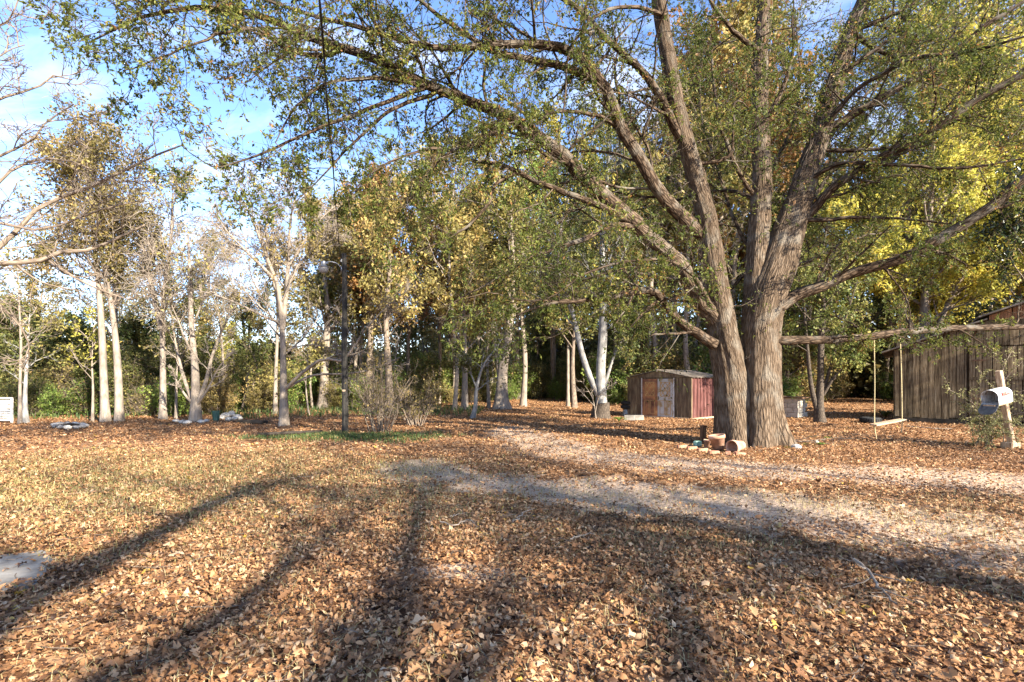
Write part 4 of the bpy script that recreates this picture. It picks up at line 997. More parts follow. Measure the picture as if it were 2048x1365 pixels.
bare_shrub('leafless grey shrub of thin upright stems right of the utility pole', 762, 864, 201, 26, 2.3, .95, 2)
bare_shrub('leafless shrub with a dark clump at its foot, right of the first bare shrub', 830, 855, 202, 26, 1.7, .8, 3)

# ------------------------------------------------------------------ the wood round the yard
def shrub_proto(name, label, leafm, h, w, n, lv, seed, L=(.09, .16), tb=.5, group=None):
    r_ = np.random.default_rng(seed)
    root = thing(name, label, 'shrub', (0, 0, 0), 0, group)
    S = []
    for i in range(n):
        a = r_.uniform(0, 6.28); ln = w * r_.uniform(.1, .8); hh = h * r_.uniform(.5, 1)
        q = [np.array([r_.normal() * .15 * w, r_.normal() * .15 * w, -.05])]
        for t in (.4, .75, 1):
            q.append(q[0] + [ln * t * math.cos(a), ln * t * math.sin(a), hh * t ** .85] + r_.normal(size=3) * .08)
        S.append(resample(np.array(q), 10))
    S = np.array(S); Rr = r_.uniform(.015, .035, (n, 1)) * np.linspace(1, .35, 10)
    m = MB(); m.tubes(S, Rr, 4)
    P2, R2, _ = grow(S, Rr, r_, 9, (.08, 1), (.2, .5), (30, 80), 5, .5, .02, .2, .2, 1, rmin=.006); m.tubes(P2, R2, 3)
    P3, R3, _ = grow(P2, R2, r_, 6, (.1, 1), (.3, .7), (30, 70), 3, .6, 0, .25, .2, 1, rmin=.004); m.tubes(P3, R3, 3)
    m.build('stems', M['brown_bark'], root, smooth=True)
    c = MB()
    t1 = np.repeat(np.clip(tb + r_.normal(size=len(P2)) * .16, 0, 1), 6)
    leaves(c, P3, r_, lv, L, .55, .15, spread=.07, tone=t1, keep=np.repeat(r_.uniform(0, 1, len(P2)) < .85, 6))
    c.build('foliage', M[leafm], root)
    return root


wr = np.random.default_rng(77)
EDGE_PX = [-900, 0, 300, 420, 560, 700, 800, 900, 1000, 1100, 1180, 1260, 1450, 1600, 1660, 1720, 1760, 1800, 2048, 2900]
EDGE_D = [19, 20.3, 20.8, 21.5, 24, 26, 27.5, 31, 37, 40, 35, 31, 30, 31, 40, 52, 42, 31, 27, 26]


def at_px(px, extra):
    d = np.interp(px, EDGE_PX, EDGE_D) + extra
    return np.array([(px - 1024) / F * d, d, 0.0])


G_SH = 'shrubs along the edge of the wood'
protos = [shrub_proto('shrub', 'dense dark green shrub at the edge of the wood', 'green_leaf', 3.2, 1.6, 22, 7, 301, group=G_SH), shrub_proto('shrub', 'olive shrub with fading leaves at the edge of the wood', 'olive_leaf', 2.6, 1.5, 20, 5, 302, group=G_SH),
          shrub_proto('shrub', 'bright green leafy shrub at the edge of the wood', 'fresh_leaf', 2.4, 1.3, 20, 6, 303, group=G_SH), shrub_proto('shrub', 'thin twiggy shrub with few leaves at the edge of the wood', 'olive_leaf', 2.8, 1.4, 24, 1, 304, group=G_SH),
          shrub_proto('shrub', 'tall dark green thicket shrub at the edge of the wood', 'green_leaf', 4.6, 1.9, 26, 7, 305, (.10, .19), group=G_SH)]
used = set()
pxs = np.concatenate([np.arange(-330, 1000, 34), np.arange(1000, 1240, 32), np.arange(1240, 1640, 30), np.arange(1640, 1790, 32), np.arange(1790, 2350, 60)])
for i, px in enumerate(pxs):
    for row in ((0, 1) if px < 800 else (0, 1, 2)):
        k = int(wr.choice([0, 1, 2, 3, 4], p=[.20, .24, .24, .16, .16]))
        loc = at_px(px + wr.normal() * 14, .4 + row * 2.2 + abs(wr.normal()) * 1.0)
        s = wr.uniform(.6, 1.0) * (1 if row else .75) * (1.05 if px < 750 else .9)
        if row == 0 and wr.uniform() < .3 and not (px < 300): continue
        loc[2] = float(hgt(loc[0], loc[1]))
        if k not in used:
            protos[k].location = loc.tolist(); protos[k].scale = (s, s, s); used.add(k)
        else:
            dup(protos[k], loc, wr.uniform(0, 6.28), scale=s)

for px in np.arange(800, 1780, 24):                      # a taller leafy backing in the middle and on the right
    k = int(wr.choice([0, 1, 2, 4], p=[.22, .30, .30, .18]))
    loc = at_px(px + wr.normal() * 10, 2.2 + abs(wr.normal()) * 2.0); loc[2] = float(hgt(loc[0], loc[1]))
    dup(protos[k], loc, wr.uniform(0, 6.28), scale=wr.uniform(.95, 1.5) * (.8 if k == 4 else 1))

G_T = 'slender trees of the wood behind the yard'
OFF = np.array([0, 0, 0.0])


def straight(h, lean=.04, seed=0):
    r_ = np.random.default_rng(seed)
    q = [np.array([0, 0, -.1])]
    for t in (.2, .4, .6, .8, 1):
        q.append(np.array([r_.normal() * lean * h * t, r_.normal() * lean * h * t, h * t]))
    return np.array(q)


tp = [build_tree('wood_tree', 'slender tree with an ochre head in the wood behind the yard', [straight(12, .03, 1)], .16, 'pale_bark', 'olive_leaf', 401, n1=26, l1=(.17, .32), t1=(.35, 1), n2=7, n3=6, lv=6, L=(.14, .25), group=G_T),
      build_tree('wood_tree', 'slender green-headed tree in the wood behind the yard', [straight(10.5, .04, 2)], .15, 'brown_bark', 'green_leaf', 402, n1=26, l1=(.2, .36), t1=(.25, 1), n2=7, n3=6, lv=7, L=(.14, .25), group=G_T),
      build_tree('wood_tree', 'nearly bare twiggy grey tree in the wood behind the yard', [straight(12, .05, 3)], .15, 'pale_bark', 'olive_leaf', 403, n1=26, l1=(.2, .36), t1=(.3, 1), n2=8, n3=6, lv=2, clump=.5, L=(.13, .22), group=G_T, twig_r=.01),
      build_tree('wood_tree', 'bushy dark evergreen tree in the wood behind the yard', [straight(7.5, .04, 4)], .12, 'dark_bark', 'green_leaf', 404, n1=34, l1=(.25, .42), t1=(.08, 1), n2=8, n3=6, lv=7, L=(.13, .24), group=G_T, tonebias=.35),
      build_tree('wood_tree', 'rusty leaved tree in the wood behind the yard', [straight(11.5, .04, 5)], .16, 'brown_bark', 'rust_leaf', 405, n1=28, l1=(.2, .36), t1=(.3, 1), n2=7, n3=6, lv=6, L=(.15, .25), group=G_T),
      build_tree('wood_tree', 'yellowing tree in the wood behind the yard', [straight(9, .05, 6)], .13, 'pale_bark', 'yellow_leaf', 406, n1=26, l1=(.22, .38), t1=(.25, 1), n2=7, n3=6, lv=6, L=(.14, .24), group=G_T, tonebias=.4)]
used = set()


def put_tree(k, loc, s, sz=None):
    loc = np.array([loc[0], loc[1], float(hgt(loc[0], loc[1]))])
    if k not in used:
        tp[k].location = loc.tolist(); tp[k].scale = (s, s, s if sz is None else sz); used.add(k)
    else:
        dup(tp[k], loc, wr.uniform(0, 6.28), scale=s, sz=sz)


for px in np.arange(-380, 2300, 62):                     # first ranks
    for row, (e0, e1) in enumerate(((1.5, 4), (5, 10), (11, 18))):
        p = px + wr.normal() * 22
        left = p < 640
        if left:
            # low evergreen belt on the left with taller heads only here and there
            k = int(wr.choice([3, 1, 2, 0, 5], p=[.5, .16, .16, .1, .08])); s = wr.uniform(.42, .62) if k in (3, 1, 5) else wr.uniform(.6, .8)
            if row == 2: s *= 1.15
        elif p < 1500:
            k = int(wr.choice([0, 1, 2, 3, 4], p=[.33, .12, .34, .09, .12])); s = wr.uniform(1.0, 1.45) * (.8 if k == 3 else 1)
        else:
            k = int(wr.choice([0, 1, 2, 3, 5], p=[.24, .14, .24, .10, .28])); s = wr.uniform(.9, 1.4)
        if row < 2 and 1640 < p < 1790 and wr.uniform() < .6: continue
        if 520 < p < 860: s *= .78
        if p > 940: s *= 1.15
        if p > 1380: s *= 1.25
        put_tree(k, at_px(p, wr.uniform(e0, e1)), s)

# the far wood, one mass
fw = MB(); fr_ = np.random.default_rng(501)
n = 420
a = fr_.uniform(R(28), R(152), n); rad = fr_.uniform(52, 80, n)
bx, by = np.cos(a) * rad, np.sin(a) * rad
hh = fr_.uniform(5, 11, n) * np.where(bx < -12, .6, 1.0)
tr = np.zeros((n, 5, 3)); tr[:, :, 0] = bx[:, None] + fr_.normal(size=(n, 5)) * .2; tr[:, :, 1] = by[:, None]; tr[:, :, 2] = np.linspace(-.2, 1, 5) * hh[:, None]
fw.tubes(tr, np.linspace(.2, .05, 5) * np.ones((n, 1)), 4)
ft = fw.build('far_wood_trunks', M['brown_bark'], None, smooth=True)
fl_ = MB(); N = n * 330; idx = np.repeat(np.arange(n), 330)
dv = nrm(fr_.normal(size=(N, 3))) * fr_.uniform(.2, 1, (N, 1)) ** .5
ctr = np.stack([bx[idx] + dv[:, 0] * hh[idx] * .35, by[idx] + dv[:, 1] * hh[idx] * .35, hh[idx] * (.52 + dv[:, 2] * .5)], 1)
ctr = ctr[:, None] + np.zeros((1, 2, 1)); ctr[:, 1] += fr_.normal(size=(N, 3)) * .3
leaves(fl_, ctr, fr_, 1, (.4, .8), .6, .1, tone=np.clip(.4 + .25 * fr_.normal(size=n), 0, 1)[idx])
far = fl_.build('far_wood', M['olive_leaf'])
tag(far, 'far wood closing off the back of the yard', 'wood', kind='stuff')
ft.parent = far

# ------------------------------------------------------------------ trees behind the viewer, whose shadows lie across the leaves, and unseen trees added for shade
def shadow_src(px, py, h):
    g = G(px, py); s = h / math.tan(R(SUN_EL))
    return np.array([g[0] + math.cos(R(SUN_AZ)) * s, g[1] - math.sin(R(SUN_AZ)) * s, h])


build_tree('shade_tree', 'tall tree behind the viewpoint throwing the long shadow from the right', [np.array([[10.6, -3.4, -.1], [10.2, -3.1, 2], shadow_src(2048, 1190, 3.5), shadow_src(1650, 1100, 5.0), shadow_src(1200, 1000, 7.2), shadow_src(1020, 960, 9.0)])], .50, 'brown_bark', 'oak_leaf', 601, n1=24, l1=(.22, .5), t1=(.5, 1), n2=8, n3=6, lv=5, clump=.6, L=(.09, .17))
build_tree('shade_tree', 'many-stemmed tree behind the viewpoint whose boughs shade the middle of the leaves', [np.array([[3.2, -5.2, -.1], [3.5, -5.1, 2.5], shadow_src(-80, 1300, 5.2), shadow_src(150, 1150, 6.2), shadow_src(330, 1060, 7.2), shadow_src(480, 990, 8.6), shadow_src(700, 930, 10.5)]),
           np.array([[3.3, -5.2, 1.0], [4.8, -5.0, 4.0], shadow_src(800, 1180, 5.8), shadow_src(820, 1080, 6.8), shadow_src(850, 990, 8.2), shadow_src(900, 930, 10)]), np.array([[3.2, -5.2, 1.2], [4.0, -5.6, 4.5], shadow_src(420, 1250, 6.0), shadow_src(640, 1080, 7.5), shadow_src(760, 980, 9.0)]), np.array([[3.3, -5.2, 1.4], [5.2, -5.3, 4.2], shadow_src(960, 1300, 6.0), shadow_src(1000, 1150, 7.4), shadow_src(1040, 1020, 9.2)]), np.array([[3.3, -5.1, 1.5], [6.0, -4.8, 4.0], shadow_src(1330, 1200, 6.0), shadow_src(1250, 1090, 7.4), shadow_src(1150, 1000, 9.0)])],
           [.34, .26, .22, .2, .2], 'brown_bark', 'oak_leaf', 602, n1=10, l1=(.2, .45), t1=(.4, 1), n2=8, n3=5, lv=4, clump=.26, L=(.08, .15))
build_tree('shade_tree', 'unseen spreading tree right of the viewpoint, added to dapple the driveway', [np.array([[15.5, -1.5, -.1], [15.4, -1.4, 2.5], [15.0, -1.8, 5], [14.6, -2.0, 8], [14.2, -2.2, 10.5]]), np.array([[15.4, -1.4, 2.6], [17.5, -.5, 5], [19.5, .4, 7.5], [21, 1, 9]])], [.26, .16], 'brown_bark', 'oak_leaf', 603, n1=12, l1=(.25, .5), t1=(.25, 1), n2=7, n3=5, lv=4, clump=.5, L=(.09, .16))  # out of view, added so its crown breaks up the sun on the driveway
build_tree('barn_shade_tree', 'unseen glossy tree beyond the right edge, added to streak the barn front with shade', [np.array([[20.6, 12.6, -.1], [20.5, 12.7, 1.5], [20.6, 12.8, 3.5], [20.5, 12.6, 6.0]])], .16, 'brown_bark', 'magnolia_leaf', 604, n1=16, l1=(.25, .5), t1=(.2, 1), n2=6, n3=4, lv=3, L=(.12, .2), lw=.45, clump=.4)  # unseen tree put in to throw shade streaks over the barn wall
# ------------------------------------------------------------------ materials of the built things
M['plank'] = surf_mat('plank', [(0, (0.024, 0.016, 0.008)), (0.45, (0.10, 0.072, 0.040)), (0.8, (0.18, 0.138, 0.083)), (1, (0.26, 0.215, 0.145))], 5, 0.9, 0.15, 0.003, stretch=(5, 5, .35), detail=8, use_tone=.45)
M['gable_plank'] = surf_mat('gable_plank', [(0, (0.06, 0.03, 0.015)), (0.5, (0.20, 0.10, 0.05)), (1, (0.32, 0.19, 0.10))], 5, 0.9, 0.5, 0.01, stretch=(7, 7, .45), detail=8, use_tone=.4)
M['dark_timber'] = surf_mat('dark_timber', [(0, (0.012, 0.010, 0.008)), (1, (0.05, 0.04, 0.03))], 4, 0.95, 0.4, 0.01)
M['old_tin'] = surf_mat('old_tin', [(0, (0.04, 0.035, 0.03)), (0.5, (0.13, 0.11, 0.09)), (1, (0.25, 0.21, 0.17))], 3, 0.6, 0.2, 0.01, metal=.3)
M['pole_wood'] = surf_mat('pole_wood', [(0, (0.010, 0.010, 0.009)), (0.5, (0.03, 0.028, 0.025)), (1, (0.07, 0.062, 0.05))], 4, 0.9, 0.5, 0.01, stretch=(9, 9, .5))
M['shed_brown'] = surf_mat('shed_brown', [(0, (0.045, 0.032, 0.022)), (0.5, (0.15, 0.105, 0.065)), (1, (0.30, 0.24, 0.14))], 3, 0.65, 0.2, 0.008, stretch=(3, 3, .5), metal=.15)
M['shed_pink'] = surf_mat('shed_pink', [(0, (0.045, 0.018, 0.016)), (0.45, (0.085, 0.032, 0.028)), (0.8, (0.145, 0.064, 0.056)), (1, (0.25, 0.145, 0.125))], 4, 0.6, 0.2, 0.008, stretch=(3, 3, .35), metal=.1)
M['rust_door'] = surf_mat('rust_door', [(0, (0.07, 0.030, 0.02)), (0.45, (0.24, 0.11, 0.06)), (0.8, (0.42, 0.19, 0.075)), (1, (0.50, 0.28, 0.12))], 2.2, 0.7, 0.2, 0.006)
M['white_door'] = surf_mat('white_door', [(0, (0.22, 0.125, 0.05)), (0.42, (0.32, 0.24, 0.14)), (0.55, (0.40, 0.385, 0.36)), (1, (0.46, 0.455, 0.45))], 2.0, 0.55, 0.15, 0.006)
M['lattice'] = surf_mat('lattice', [(0, (0.30, 0.16, 0.06)), (1, (0.52, 0.34, 0.14))], 6, 0.7, 0.2, 0.004)
M['block'] = surf_mat('block', [(0, (0.28, 0.25, 0.20)), (0.5, (0.40, 0.36, 0.295)), (1, (0.50, 0.455, 0.38))], 14, 0.95, 0.5, 0.006)
M['clay'] = surf_mat('clay', [(0, (0.25, 0.12, 0.07)), (0.5, (0.45, 0.25, 0.16)), (1, (0.60, 0.42, 0.31))], 5, 0.85, 0.3, 0.006)
M['brick'] = surf_mat('brick', [(0, (0.16, 0.075, 0.045)), (0.5, (0.36, 0.17, 0.10)), (1, (0.50, 0.31, 0.20))], 9, 0.9, 0.5, 0.006)
M['rock'] = surf_mat('rock', [(0, (0.20, 0.175, 0.145)), (0.5, (0.36, 0.33, 0.285)), (1, (0.50, 0.47, 0.42))], 6, 0.9, 0.6, 0.02)
M['grey_rock'] = surf_mat('grey_rock', [(0, (0.08, 0.072, 0.065)), (0.5, (0.18, 0.165, 0.15)), (1, (0.32, 0.30, 0.27))], 6, 0.9, 0.6, 0.02)
M['green_stone'] = surf_mat('green_stone', [(0, (0.12, 0.22, 0.16)), (0.5, (0.24, 0.40, 0.30)), (1, (0.40, 0.52, 0.42))], 12, 0.8, 0.4, 0.006)
M['rubber'] = surf_mat('rubber', [(0, (0.012, 0.012, 0.012)), (1, (0.035, 0.034, 0.032))], 10, 0.8, 0.3, 0.004)
M['dark_green'] = surf_mat('dark_green', [(0, (0.012, 0.035, 0.032)), (1, (0.03, 0.075, 0.07))], 5, 0.5, 0.1, 0.003)
M['white_paint'] = surf_mat('white_paint', [(0, (0.20, 0.15, 0.11)), (0.3, (0.46, 0.43, 0.40)), (0.45, (0.60, 0.59, 0.57)), (1, (0.68, 0.68, 0.66))], 9, 0.45, 0.1, 0.003)
M['galv'] = surf_mat('galv', [(0, (0.12, 0.125, 0.14)), (1, (0.28, 0.29, 0.31))], 12, 0.35, 0.1, 0.002, metal=.7)
M['rust_metal'] = surf_mat('rust_metal', [(0, (0.05, 0.03, 0.02)), (1, (0.20, 0.11, 0.06))], 9, 0.7, 0.2, 0.003)
M['red_paint'] = surf_mat('red_paint', [(0, (0.42, 0.07, 0.05)), (1, (0.60, 0.16, 0.12))], 12, 0.5, 0.1, 0.002)
M['rope'] = surf_mat('rope', [(0, (0.30, 0.24, 0.12)), (1, (0.52, 0.44, 0.26))], 40, 0.9, 0.4, 0.002)
M['pale_wood'] = surf_mat('pale_wood', [(0, (0.22, 0.14, 0.08)), (0.5, (0.42, 0.30, 0.19)), (1, (0.60, 0.48, 0.35))], 5, 0.85, 0.4, 0.005, stretch=(6, 6, .6))
M['cable'] = surf_mat('cable', [(0, (0.01, 0.01, 0.01)), (1, (0.025, 0.025, 0.025))], 5, 0.6, 0.0)
M['glass_white'] = surf_mat('glass_white', [(0, (0.16, 0.165, 0.18)), (1, (0.24, 0.245, 0.26))], 5, 0.2, 0.0)
M['stick'] = surf_mat('stick', [(0, (0.13, 0.095, 0.065)), (1, (0.36, 0.30, 0.235))], 8, 0.9, 0.3, 0.003)
obr = np.random.default_rng(900)


def planks(m, x0, x1, zb, zt, y, th=.022, w=(.15, .27), gap=.018, r_=obr, ragged=.05):
    """a run of vertical boards from x0 to x1; zb and zt are functions of x"""
    x = x0
    while x < x1 - .03:
        ww = min(r_.uniform(*w), x1 - x)
        if x1 - x - ww < .06: ww = x1 - x
        a, b = x + gap / 2, x + ww - gap / 2
        yy = y + r_.uniform(-.0006, .0006); lo = zb((a + b) / 2) + r_.uniform(-.01, ragged)
        sh = r_.uniform(-.008, .008)
        v = np.array([[a, yy - th, lo], [b, yy - th, lo + sh], [b + sh, yy - th, zt(b)], [a + sh, yy - th, zt(a)], [a, yy, lo], [b, yy, lo + sh], [b + sh, yy, zt(b)], [a + sh, yy, zt(a)]])
        m.add(v, np.array([[0, 1, 2, 3], [5, 4, 7, 6], [4, 0, 3, 7], [1, 5, 6, 2], [3, 2, 6, 7], [4, 5, 1, 0]]), tone=r_.uniform(0, 1))
        x += ww


# ------------------------------------------------------------------ plank barn
barn = thing('barn', 'weathered grey plank barn with a lean-to at the right edge', 'barn', (14.12, 18.9, 0), math.atan2(-.61, .79))
m = MB()
lean = lambda x: 2.66 + .36 * x
planks(m, 0, 2.0, lambda x: .16, lambda x: lean(x) - .03, 0)
planks(m, 2.0, 4.3, lambda x: 2.70, lambda x: lean(min(x, 2.6)) - .03 + max(0, x - 2.6) * .0, -.012, ragged=.0)
planks(m, 4.3, 7.4, lambda x: .16, lambda x: 3.55, 0)
m.box((-.02, 2.5, 1.38), (.03, 4.95, 2.5), tone=.4); m.box((7.42, 2.5, 1.8), (.03, 4.95, 3.3), tone=.4); m.box((3.7, 5.0, 1.7), (7.4, .03, 3.1), tone=.4)
m.box((3.7, .06, 1.45), (7.3, .03, 2.6), tone=.0)
m.build('wall', M['plank'], barn)
m = MB(); planks(m, 2.55, 7.4, lambda x: 3.56, lambda x: 3.70 + .36 * (min(x, 9.95 - x) - 2.55), -.03, ragged=.0); m.build('gable', M['gable_plank'], barn)
m = MB(); m.box((1.0, .02, .07), (2.0, .12, .16)); m.box((5.8, .02, .07), (3.0, .12, .16)); m.box((3.1, .05, .05), (2.2, .10, .1)); m.build('sill_beam', M['dark_timber'], barn)
dr = MB(); planks(dr, 2.05, 4.25, lambda x: .14, lambda x: 1.52, -.02, ragged=.03); planks(dr, 2.05, 4.25, lambda x: 1.55, lambda x: 2.64, -.02, ragged=.0)
d_ = dr.build('door', M['plank'], barn)
for zr_ in (1.58, .42):
    m = MB(); m.box((3.15, -.052, zr_), (2.2, .022, .10), tone=.35); m.build('rail', M['plank'], d_)
m = MB(); m.box((2.3, -.075, 2.2), (.34, .012, .05)); m.box((2.3, -.075, .9), (.34, .012, .05)); m.build('hinge', M['rust_metal'], d_)


def slab(m, p0, p1, y0, y1, th=.04, ribs=0):
    """a roof sheet between two points (x,z) of the section, from y0 to y1"""
    p0, p1 = np.array(p0, float), np.array(p1, float)
    d = p1 - p0; n = np.array([-d[1], d[0]]) / np.hypot(*d)
    if n[1] < 0: n = -n
    ny = max(2, ribs * 4 + 1); ys = np.linspace(y0, y1, ny)
    off = (.014 * np.sin(np.arange(ny) * math.pi / 2)) if ribs else np.zeros(ny)
    V = []
    for h in (0, th):
        for e in (p0, p1):
            for y_, o in zip(ys, off):
                q = e + n * (h + o); V.append([q[0], y_, q[1]])
    j = np.arange(ny - 1)
    A = lambda h, e: (h * 2 + e) * ny + j
    f = np.concatenate([np.stack([A(1, 0), A(1, 1), A(1, 1) + 1, A(1, 0) + 1], 1), np.stack([A(0, 0) + 1, A(0, 1) + 1, A(0, 1), A(0, 0)], 1),
                        np.stack([A(0, 0), A(1, 0), A(1, 0) + 1, A(0, 0) + 1], 1), np.stack([A(1, 1), A(0, 1), A(0, 1) + 1, A(1, 1) + 1], 1)])
    e_ = ny - 1
    f2 = np.array([[0, ny, 3 * ny, 2 * ny], [e_, 2 * ny + e_, 3 * ny + e_, ny + e_]])
    m.add(V, [f, f2])


m = MB(); slab(m, (-.38, lean(-.38)), (2.5, lean(2.5)), -.3, 5.1, .035, 20); m.build('lean_to_roof', M['old_tin'], barn)
m = MB(); slab(m, (2.28, 3.63), (4.98, 4.62), -.35, 5.2, .04, 20); slab(m, (4.99, 4.62), (7.7, 3.63), -.35, 5.2, .04, 20); m.build('roof', M['old_tin'], barn)

# ------------------------------------------------------------------ metal garden shed
shed = thing('garden_shed', 'low rusting metal garden shed with a lattice-patterned double door', 'shed', (5.0, 21.9, 0), math.atan2(-.761, .648))
SW, SD = 2.92, 2.7


def ribbed(m, a, b, z0, z1, nrib, out, depth=.035):
    """sheet wall with trapezoid ribs from point a to b (x,y), ribs standing out along out"""
    a, b, out = np.array(a, float), np.array(b, float), np.array(out, float)
    ts, os = [], []
    for i in range(nrib):
        for t, o in ((0, 0), (.62, 0), (.70, 1), (.90, 1)):
            ts.append((i + t) / nrib); os.append(o)
    ts.append(1); os.append(0)
    p = a + np.array(ts)[:, None] * (b - a) + np.array(os)[:, None] * out * depth
    n = len(p)
    z1 = np.broadcast_to(z1, (n,)) if np.ndim(z1) else np.full(n, z1)
    V = np.concatenate([np.c_[p, np.full(n, z0)], np.c_[p, z1]])
    j = np.arange(n - 1)
    m.add(V, np.stack([j, j + 1, n + j + 1, n + j], 1))


m = MB(); ribbed(m, (0, 0), (.72, 0), .06, 1.62, 4, (0, -1)); ribbed(m, (2.19, 0), (SW, 0), .06, 1.62, 4, (0, -1)); m.box((1.455, .03, 1.60), (1.5, .04, .06)); m.build('front_wall', M['shed_brown'], shed)
m = MB(); ribbed(m, (SW, 0), (SW, SD), .06, 1.62, 11, (1, 0)); m.build('side_wall', M['shed_pink'], shed)['label'] = 'faded pink side wall'
m = MB(); ribbed(m, (0, SD), (0, 0), .06, 1.62, 11, (-1, 0)); m.build('side_wall', M['shed_brown'], shed)
m = MB(); ribbed(m, (SW, SD), (0, SD), .06, 1.62, 12, (0, 1)); m.build('rear_wall', M['shed_brown'], shed)
m = MB(); m.add([[-.03, -.045, 1.63], [SW + .03, -.045, 1.63], [SW / 2, -.045, 1.90], [-.03, SD, 1.63], [SW + .03, SD, 1.63], [SW / 2, SD, 1.90]], [np.array([[0, 1, 2], [5, 4, 3]]), np.array([[0, 3, 4, 1]])]); m.build('gable', M['shed_brown'], shed)
m = MB(); slab(m, (-.10, 1.625), (SW / 2, 1.915), -.12, SD + .1, .02, 12); slab(m, (SW / 2 + .005, 1.915), (SW + .10, 1.625), -.12, SD + .1, .02, 12); rf = m.build('roof', M['old_tin'], shed)
m = MB(); m.box((SW / 2, (SD - .02) / 2, 1.945), (.10, SD + .24, .03), bev=.01); m.box((SW / 2, -.135, 1.91), (.05, .02, .10)); m.build('ridge_cap', M['old_tin'], rf)
m = MB()
for cx_ in (-.012, SW + .012):
    m.box((cx_, -.02, .84), (.05, .05, 1.57))
m.box((SW + .012, SD, .84), (.05, .05, 1.57)); m.build('corner_trim', M['shed_brown'], shed)
m = MB(); m.box((SW / 2, -.05, .03), (SW + .2, .12, .07)); m.box((SW + .06, SD / 2, .03), (.10, SD, .07)); m.box((.02, SD / 2, .03), (.10, SD, .07)); m.build('skid', M['pale_wood'], shed)
for (x0, x1, mt, lab) in ((.73, 1.452, 'rust_door', 'rusty brown door leaf'), (1.458, 2.18, 'white_door', 'white door leaf streaked with rust')):
    w = x1 - x0; cxd = (x0 + x1) / 2
    m = MB(); m.box((cxd, -.055, .80), (w, .03, 1.56), bev=.008)
    d_ = m.build('door', M[mt], shed); d_['label'] = lab
    l_ = MB()
    zc, hh, ww = 1.16, .28, w * .30
    def bar(p, q, t=.016):
        p, q = np.array(p), np.array(q); c = (p + q) / 2; ln = np.hypot(*(q - p)); a = math.atan2(q[1] - p[1], q[0] - p[0])
        l_.box((c[0], -.076 - obr.uniform(0, .002), c[1]), (ln, .012, t * 1.5), euler(0, -a, 0))
    for k in range(2):
        xa, xb = cxd - ww + k * ww, cxd + k * ww
        for j in range(2):
            za, zb_ = zc - hh + j * hh, zc + j * hh
            bar((xa, za), (xb, zb_)); bar((xa, zb_), (xb, za))
    for xx in (cxd - ww, cxd + ww): bar((xx, zc - hh), (xx, zc + hh))
    for zz in (zc - hh, zc + hh): bar((cxd - ww, zz), (cxd + ww, zz))
    for xa, xb in ((cxd - w * .33, cxd - .03), (cxd + .03, cxd + w * .33)):
        for xx in (xa, xb): bar((xx, .16), (xx, .70), .012)
        for zz in (.16, .70): bar((xa, zz), (xb, zz), .012)
    l_.build('lattice', M['lattice'], d_)
    h_ = MB(); h_.box((x1 - .05 if x0 < 1 else x0 + .05, -.085, .80), (.035, .03, .14), bev=.006); h_.build('handle', M['rust_metal'], d_)
m = MB(); m.box((2.205, -.07, .82), (.03, .03, 1.58)); m.box((.705, -.07, .82), (.03, .03, 1.58)); m.build('door_frame', M['white_paint'], shed)

# ------------------------------------------------------------------ concrete block stack behind the oak
bl = MB(); bl.box((0, 0, 0), (.39, .19, .187), bev=.008)
AB = math.atan2(.76, -.65); AR = math.atan2(.65, .76)
bc = np.array([11.62, 20.8]); ul = np.array([-.65, .76]); ur = np.array([.76, .65])
blk = None; G_B = 'pale concrete blocks stacked behind the oak'
names = ['bottom', 'second', 'third', 'top']
for c in range(4):
    z = .094 + c * .198
    row = [(bc + ul * (.2 + .4 * i + (0 if c % 2 == 0 else .2)) + ur * .095, AB, 'shaded left face') for i in range(4)] + [(bc + ur * (.2 + .4 * i + (.2 if c % 2 == 0 else 0)) + ul * .095, AR, 'sunlit right face') for i in range(2)]
    for p, a, f in row:
        if blk is None:
            o = bl.build('concrete_block', M['block']); blk = o
        else:
            o = blk.copy(); COL.objects.link(o)
        o.location = (p[0], p[1], z); o.rotation_euler = (0, 0, a + obr.normal() * .015)
        tag(o, f'pale concrete block in the {names[c]} course, {f} of the stack behind the oak', 'block', G_B)
m = MB()
g = np.linspace(-.5, .5, 9); gx_, gy_ = np.meshgrid(g * 1.9, g * 1.15); zz = .012 * np.sin(gx_ * 9) + .010 * np.sin(gy_ * 11 + 1)
i9 = (np.arange(8)[:, None] * 9 + np.arange(8)[None]).ravel()
T_ = np.stack([gx_, gy_, zz + .03], -1).reshape(-1, 3); B_ = T_ - [0, 0, .03]
q_ = np.stack([i9, i9 + 1, i9 + 10, i9 + 9], 1)
rim = np.concatenate([np.arange(9), np.arange(17, 81, 9), np.arange(79, 71, -1), np.arange(63, 0, -9)])
m.add(np.concatenate([T_, B_]), [q_, q_[:, ::-1] + 81, np.stack([rim, rim + 81, np.roll(rim, -1) + 81, np.roll(rim, -1)], 1)])
o = m.build('board', M['rust_metal']); c_ = bc + ul * .72 + ur * .42; o.location = (c_[0], c_[1], .80); o.rotation_euler = (0, 0, AB)
tag(o, 'warped rusty sheet lying on top of the concrete block stack', 'metal sheet')

